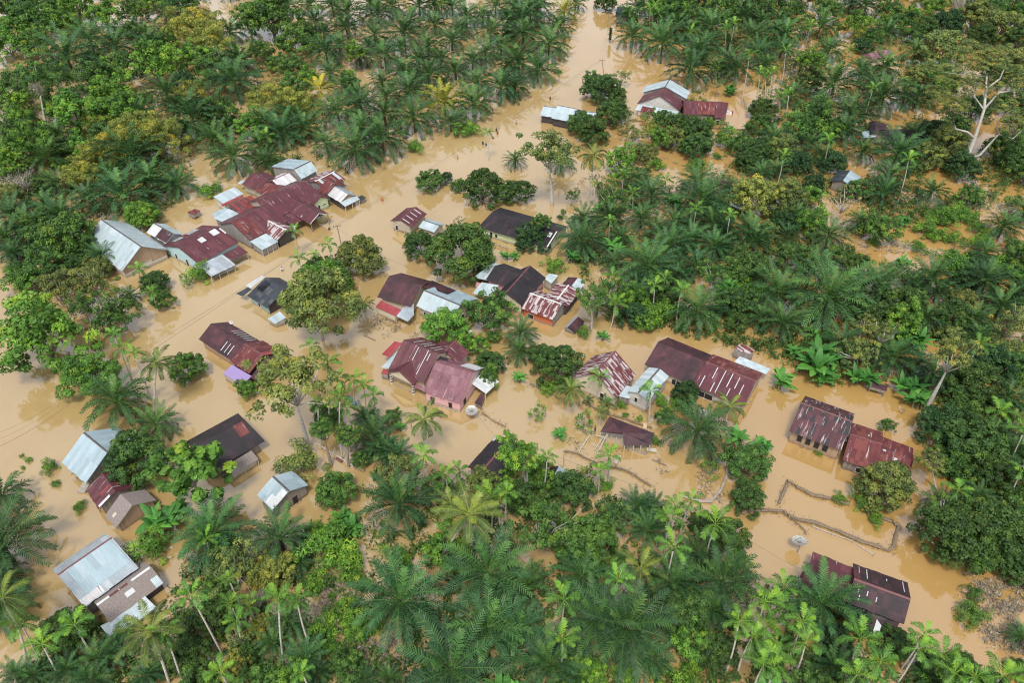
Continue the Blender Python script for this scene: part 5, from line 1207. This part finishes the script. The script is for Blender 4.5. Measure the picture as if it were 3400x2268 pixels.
# ---- the half-hidden dark roof below the open water
H = House('long black roof half hidden by trees below the open water', 'half-hidden black roof', '12', (2150, 1030), h=3)
H.gable('12', (2080, 1180), (2340, 890), (1930, 1170), None, he=2.2, mat=BLACK, wall=W_WOOD, pitch=.45, cap=RIDGER)
H.patch('L', .85, .98, .85, .99, WHITE)
H = House('little maroon and pale blue roof among trees right of the half-hidden black roof', None, '22', (420, 1180), 'hut', 'hut', 2.5)
H.gable('22', (430, 1145), (395, 1215), (350, 1165), (510, 1230), he=2.0, hr=2.9, mat=DKMAR, matR=ZINCB, wall=W_WOOD)

def fence(v, pts, h, wdt, label, mat=BRUSH, name='brush_fence', rough=.5, posts=True, cat='fence'):
    P_ = [at(v, p, 0) for p in pts]; root = empty(name, (P_[0].x, P_[0].y, 0)); tag(root, label, cat, 'brush fences and rails in the water'); m = MB(); Q = []
    for i in range(len(P_) - 1):
        n = max(2, int((P_[i + 1] - P_[i]).length / .8))
        for k in range(n): Q.append(P_[i].lerp(P_[i + 1], k / n))
    Q.append(P_[-1]); Q = [q + Vector((random.uniform(-.15, .15) * rough, random.uniform(-.15, .15) * rough, h * random.uniform(1 - rough * .6, 1 + rough * .5))) for q in Q]
    m.tube(Q, [wdt * random.uniform(1 - .5 * rough, 1 + .5 * rough) for q in Q], 6); m.obj('rail', mat, root, root.location)
    if rough > .2 and mat is not CONC:
        n = len(Q) * 14; C = np.array([tuple(Q[k % len(Q)]) for k in range(n)]) + rng.normal(0, 1, (n, 3)) * np.array([.4, .4, .12]); C[:, 2] = np.abs(C[:, 2]); N = rand_dirs(n); U = nrm(np.cross(N, rand_dirs(n)) + np.array([0, 0, .3])); N = nrm(np.cross(U, rand_dirs(n)))
        V, F_ = leaf_quads(C - np.array(root.location), N, U, rng.uniform(.3, .8, n), .06); o = link('twigs', np_mesh('twigs', V, [F_], np.clip(rng.normal(.4, .2, n), 0, .8), LEAF), root); o.color = (.20, .16, .11, 1); o['kind'] = 'stuff'
    if posts:
        for q in Q[::3]:
            g = MB(); g.tube([(q.x, q.y, -1), (q.x + random.uniform(-.1, .1), q.y, q.z + random.uniform(.1, .5))], .05, 5); g.obj('post', DEADW, root, root.location)
fence('33', [(-270, -160), (-285, -60), (-240, 20), (-140, -10), (130, 0), (190, 35), (270, 75), (420, 100), (640, 185), (860, 280), (1110, 365), (1150, 320), (1200, 140), (1130, 90), (1010, 45)], .22, .26, 'brush fence round the flooded yard below the rusty red long house')
fence('32', [(100, 1500), (130, 1410), (180, 1290), (270, 1350), (400, 1420), (560, 1450), (730, 1500)], .25, .24, 'brush fence along the upper edge of the flooded yard')
fence('33', [(400, 145), (580, 215), (770, 285), (965, 410)], .45, .05, 'straight pale bamboo rail below the flooded yard', PALEP, 'bamboo_rail', .15)
fence('22', [(480, 1010), (620, 1050), (800, 1140), (950, 1165), (1080, 1210), (1180, 1275), (1275, 1335)], .22, .14, 'sagging brown rail in front of the collapsed pavilion')
fence('22', [(1900, 1035), (1990, 1090), (1965, 1250), (1920, 1370), (1830, 1485), (1700, 1475), (1560, 1430)], .3, .22, 'curved grey garden wall right of the collapsed pavilion', CONC, 'garden_wall', .25, False, 'wall')
fence('22', [(160, 390), (300, 460), (420, 520)], .2, .1, 'short rail left of the low coconut palm')
fence('22', [(650, 560), (760, 620), (900, 680), (1020, 710), (1150, 760), (1280, 800)], .2, .12, 'brown rail between the flaking rust house and the collapsed pavilion')
fence('12', [(2080, 660), (2130, 700), (2230, 760), (2290, 790)], .2, .08, 'bent dark rail right of the big mesh dish')
fence('12', [(560, 960), (690, 1040), (870, 1150), (990, 1210)], .6, .1, 'long white pole rail under the white-trunked trees', PALEP, 'pole_rail', .1)
fence('11', [(2140, 670), (2230, 690), (2310, 720)], .25, .06, 'thin grey rail in front of the long black-brown house', DEADW, 'rail', .3)
fence('20', [(1060, 1105), (1230, 1118)], .25, .12, 'dark rail below the white-crowned gable house', BRUSH, 'rail', .3)
fence('20', [(1790, 1180), (1950, 1185), (2130, 1200)], .3, .2, 'dark brush bank below the white-crowned gable house')
fence('20', [(1330, 1340), (1500, 1390), (1700, 1420)], .25, .16, 'brush bank across the flooded plot under the big shrubs')
fence('20', [(2120, 940), (2145, 1000), (2163, 1058)], .8, .05, 'leaning row of dark posts beside the small red-striped hut', STEEL, 'post_row', .3)
fence('33', [(200, 60), (260, 100), (350, 195)], .2, .08, 'branchy rail end left of the pale mesh dish')
# raft, planks, tarpaulin
def pile(v, pts, label, mat, name, cat, r=.12):
    p = at(v, pts[0], 0); root = empty(name, (p.x, p.y, 0)); tag(root, label, cat)
    for k in range(0, len(pts) - 1, 2):
        g = MB(); g.tube([at(v, pts[k], .08 + .1 * k), at(v, pts[k + 1], .1 + .1 * k)], [r, r * .8], 6); g.obj('log', mat, root, root.location)
pile('22', [(1285, 1085), (1420, 1142), (1330, 1100), (1370, 1085), (1350, 1080), (1365, 1125)], 'raft of broken logs drifting right of the collapsed pavilion', WOODP, 'log_raft', 'raft')
pile('13', [(1570, 475), (1690, 400)], 'white-ended fallen log in the pool of the lower palm grove', PALEP, 'fallen_log', 'log')
pile('23', [(1565, 1365), (1660, 1345)], 'dark plank floating near the bottom edge', WOODP, 'floating_plank', 'plank', .15)
pile('03', [(1490, 330), (1590, 325), (1480, 425), (1580, 415)], 'two grey driftwood branches beside the shrub by the large zinc and thatch house', DEADW, 'driftwood', 'driftwood')
pile('12', [(745, 1072), (790, 1108)], 'dark red float tied on the long white pole rail', RIDGER, 'float', 'float', .3)
pile('11', [(990, 1510), (1095, 1558)], 'brown branch drifting in front of the pink-walled house roof', WOODP, 'driftwood', 'driftwood')
pile('22', [(1290, 740), (1320, 690), (1260, 755), (1310, 700)], 'pale boards leaning at the areca palm by the plank house', PALEP, 'boards', 'boards', .08)
b_ = MB(); pts_ = [at('12', p, z) for p, z in (((830, 495), .9), ((860, 500), 1.1), ((940, 570), .7), ((930, 590), .5), ((880, 575), .6))]; b_.slab(pts_, .03); o_ = b_.obj('tarpaulin', plain('blue_plastic', (.06, .14, .32), .45, 0, .2, 3), None, pts_[0]); tag(o_, 'blue tarpaulin stretched behind the areca palms by the open water', 'tarpaulin')
b_ = MB(); q_ = [at('22', p, .55) for p in ((1205, 750), (1235, 748), (1240, 795), (1205, 797))]; b_.slab(q_, .5); o_ = b_.obj('crate', plain('pale_plywood', (.55, .42, .27), .8, 0, .1, 3), None, q_[0]); tag(o_, 'pale plywood crate in the water above the collapsed pavilion', 'crate')
b_ = MB(); q_ = [at('22', p, .4) for p in ((1235, 975), (1325, 985), (1330, 1015), (1240, 1005))]; b_.slab(q_, .12); o_ = b_.obj('platform', PALEP, None, q_[0]); tag(o_, 'whitewashed plank platform at the right foot of the collapsed pavilion', 'platform')
b_ = MB(); q_ = [at('22', p, .3) for p in ((970, 1040), (1005, 1055), (960, 1130), (935, 1110))]; b_.slab(q_, .1); o_ = b_.obj('pallet', DEADW, None, q_[0]); tag(o_, 'grey pallet beside the areca palm in front of the collapsed pavilion', 'pallet')
b_ = MB(); p_ = at('20', (1990, 1030), .5); b_.box(p_, (1, 0), (0, 1), .9, .5, -.3, .55, 0); b_.box(p_ + Vector((-.3, 0, 0)), (1, 0), (0, 1), .4, .45, .55, 1.0, 1); b_.box(p_ + Vector((1.05, 0, 0)), (1, 0), (0, 1), .15, .4, -.2, .8, 2); o_ = b_.obj('handcart', [METW, TRIM, REDP], None, (p_.x, p_.y, 0)); tag(o_, 'red and white loaded handcart beside the end of the white-crowned gable house', 'cart')

# ---- people wading
def person_mesh():
    bm = __import__('bmesh').new(); me = bpy.data.meshes.new('body_cage')
    V = [(0, 0, .92), (0, 0, 1.15), (0, .01, 1.38), (0, 0, 1.48), (0, -.01, 1.60), (0, -.01, 1.72), (-.18, 0, 1.40), (-.24, -.02, 1.15), (-.22, -.14, .98), (-.22, -.2, .92), (.18, 0, 1.40), (.25, .0, 1.15), (.26, -.1, .95), (.26, -.16, .89), (-.10, 0, .86), (-.11, -.04, .48), (-.11, 0, .08), (-.11, -.14, .03), (.10, 0, .86), (.11, .02, .48), (.12, .08, .08), (.12, -.06, .03)]
    R = [.14, .13, .15, .06, .085, .075, .065, .048, .038, .035, .065, .048, .038, .035, .095, .065, .045, .035, .095, .065, .045, .035]
    E = [(0, 1), (1, 2), (2, 3), (3, 4), (4, 5), (2, 6), (6, 7), (7, 8), (8, 9), (2, 10), (10, 11), (11, 12), (12, 13), (0, 14), (14, 15), (15, 16), (16, 17), (0, 18), (18, 19), (19, 20), (20, 21)]
    me.from_pydata(V, E, []); o = bpy.data.objects.new('body_cage', me); col.objects.link(o)
    md = o.modifiers.new('skin', 'SKIN')
    for k, sv in enumerate(me.skin_vertices[0].data): sv.radius = (R[k], R[k] * (.75 if k < 3 else 1)); sv.use_root = (k == 0)
    o.modifiers.new('sub', 'SUBSURF').levels = 1
    ev = o.evaluated_get(bpy.context.evaluated_depsgraph_get()); out = bpy.data.meshes.new_from_object(ev); out.name = 'body'
    bpy.data.objects.remove(o); out.materials.clear(); out.materials.append(plain('skin_tone', (.25, .14, .09), .6, 0, .1)); out.polygons.foreach_set('use_smooth', [True] * len(out.polygons)); return out
BODY = person_mesh()
def cloth_shell(name, z0, z1, mat, grow=1.12, arms=True):
    me = BODY.copy(); me.name = name; bm = __import__('bmesh').new(); bm.from_mesh(me); bm.normal_update()
    for v in bm.verts: v.co += v.normal * .02
    dele = [f for f in bm.faces if not (z0 < f.calc_center_median().z < z1) or (not arms and abs(f.calc_center_median().x) > .2)]
    __import__('bmesh').ops.delete(bm, geom=dele, context='FACES'); bm.to_mesh(me); bm.free(); me.materials.clear(); me.materials.append(mat); return me
HAIR = cloth_shell('hair', 1.64, 2, plain('black_hair', (.012, .010, .010), .6)); SHORTS = cloth_shell('shorts', .5, .93, plain('dark_cloth', (.03, .03, .045), .9), 1.1, False)
SHIRTS = {k: cloth_shell('shirt', .9, 1.44, plain('cloth_' + k, c, .9, 0, .1)) for k, c in (('red', (.42, .04, .03)), ('dark', (.03, .03, .04)), ('orange', (.6, .16, .04)), ('white', (.6, .6, .58)), ('pink', (.5, .28, .26)), ('blue', (.06, .10, .25)))}
for v, x, y, shirt, z, lab in (('10', 2208, 1190, 'dark', -.6, 'person in dark clothes wading behind a red-shirted one on the road'), ('10', 2219, 1215, 'red', -.6, 'person in a bright red shirt wading along the upper road'),
        ('10', 2083, 1312, 'dark', -.55, 'person in dark clothes left of the lone roadside areca palm'), ('10', 2112, 1320, 'blue', -.75, 'person in blue right at the foot of the lone roadside areca palm'), ('10', 1851, 1440, 'pink', -.7, 'person in a faded pink shirt wading on the road below the oil palms'), ('10', 1668, 1552, 'dark', -.95, 'person chest-deep in dark clothes, lowest on the upper road'),
        ('20', 350, 905, 'dark', -.4, 'person in black walking the road above the long white stall'), ('20', 40, 1090, 'white', -.75, 'person in a white shirt wading left of the long white stall'), ('11', 1159, 258, 'orange', -.7, 'person in orange wading right of the tiny grey kiosk'),
        ('11', 670, 522, 'dark', -1.0, 'person chest-deep beside the open timber porch of the maroon house'), ('11', 238, 900, 'white', -.6, 'person in white splashing on the road above the black-roofed turquoise house'), ('11', 806, 345, 'dark', -.1, 'person in black standing at the white striped roadside stall'), ('22', 764, 815, 'dark', -.1, 'person in black standing by the timber frame of the collapsed pavilion'), ('10', 2177, 1255, 'dark', -1.1, 'person neck-deep in the water below the red-shirted one')):
    p = at(v, (x, y), .5); root = empty('person', (p.x, p.y, z)); tag(root, lab, 'person', 'people wading in the flood'); root.rotation_euler = (0, 0, random.uniform(0, 6.28))
    link('body', BODY, root); link('hair', HAIR, root); link('shirt', SHIRTS[shirt], root); link('shorts', SHORTS, root)

# ------------------------------------------------------------------ labels of the plants: what it is, and which one by the landmark it stands next to
LM += [('tall utility pole', *src('11', 760, 600)), ('big mesh dish', *src('g', 1822, 1530)), ('flooded yard', *src('33', 500, 100)), ('pale mesh dish', *src('33', 290, 265))]
for k, (fx, fy) in {'upper left corner of the photo': (0, 0), 'upper right corner of the photo': (3400, 0), 'lower left corner of the photo': (0, 2268), 'lower right corner of the photo': (3400, 2268),
                    'middle of the top edge': (1250, 0), 'middle of the bottom edge': (1750, 2268), 'middle of the left edge': (0, 700), 'middle of the right edge': (3400, 1000)}.items(): LM.append((k, fx, fy))
LOOK = {'p': 'dark arching oil palm', 'c': 'tall coconut palm', 'v': 'short young palm', 'a': 'slim areca palm', 'b': 'broad-leaved banana plant', 'r': 'round dense dark tree', 'd': 'very dark compact tree', 'g': 'bright green bushy tree',
        'm': 'mid-green uneven tree', 'o': 'open olive tree', 'q': 'open pale-branched tree', 'y': 'yellow-green feathery bamboo', 'L': 'large-leaved tree', 's': 'low bright shrub', 'S': 'low olive shrub', 't': 'thin green sapling', 'T': 'thin olive sapling', 'x': 'bare grey tree', 'Y': 'olive-leaved rounded tree'}
GRP = {'p': 'oil palms in the flooded plantation', 'c': 'coconut palms', 'v': 'young palms', 'a': 'areca palms', 'b': 'banana plants', 's': 'shrubs', 'S': 'shrubs', 't': 'saplings', 'T': 'saplings', 'y': 'bamboo clumps'}
ORD = ['', 'second ', 'third ', 'fourth ', 'fifth ', 'sixth ', 'seventh ', 'eighth ', 'ninth ', 'tenth ', 'eleventh ', 'twelfth ', '13th ', '14th ', '15th ', '16th ', '17th ', '18th ', '19th ', '20th ', '21st ', '22nd ', '23rd ', '24th ', '25th ', '26th ', '27th ', '28th ', '29th ', '30th ']
def look(kind, c):
    if kind in ('r',) and c: return {'m': 'round dense green tree', 'g': 'round bright green tree', 'o': 'round dense olive tree'}[c]
    if kind == 'p' and c == 'yel': return 'yellowing oil palm'
    return LOOK[kind]
cells = {}
for rec in PLANTS:
    root, kind, word, c, sx, sy, rs, desc = rec
    best = min(LM, key=lambda m: math.hypot(m[1] - sx, (m[2] - sy) * 1.15))
    dx, dy = sx - best[1], sy - best[2]; ph = best[0]
    if 'photo' in ph or 'edge' in ph: rel = 'near'
    elif math.hypot(dx, dy) < 45: rel = 'right beside'
    elif abs(dx) > abs(dy) * 1.2: rel = 'left of' if dx < 0 else 'right of'
    else: rel = 'behind' if dy < 0 else 'in front of'
    cells.setdefault((look(kind, c), rel, ph), []).append((math.hypot(dx, dy), rec))
for (lk, rel, ph), lst in cells.items():
    lst.sort(key=lambda t: t[0])
    for k, (d, rec) in enumerate(lst):
        root = rec[0]; n = '' if len(lst) == 1 else ', %snearest' % ORD[min(k, 29)]
        root['label'] = '%s %s the %s%s' % (lk, rel, ph, n); root['group'] = GRP.get(rec[1], 'broad-leaved trees')
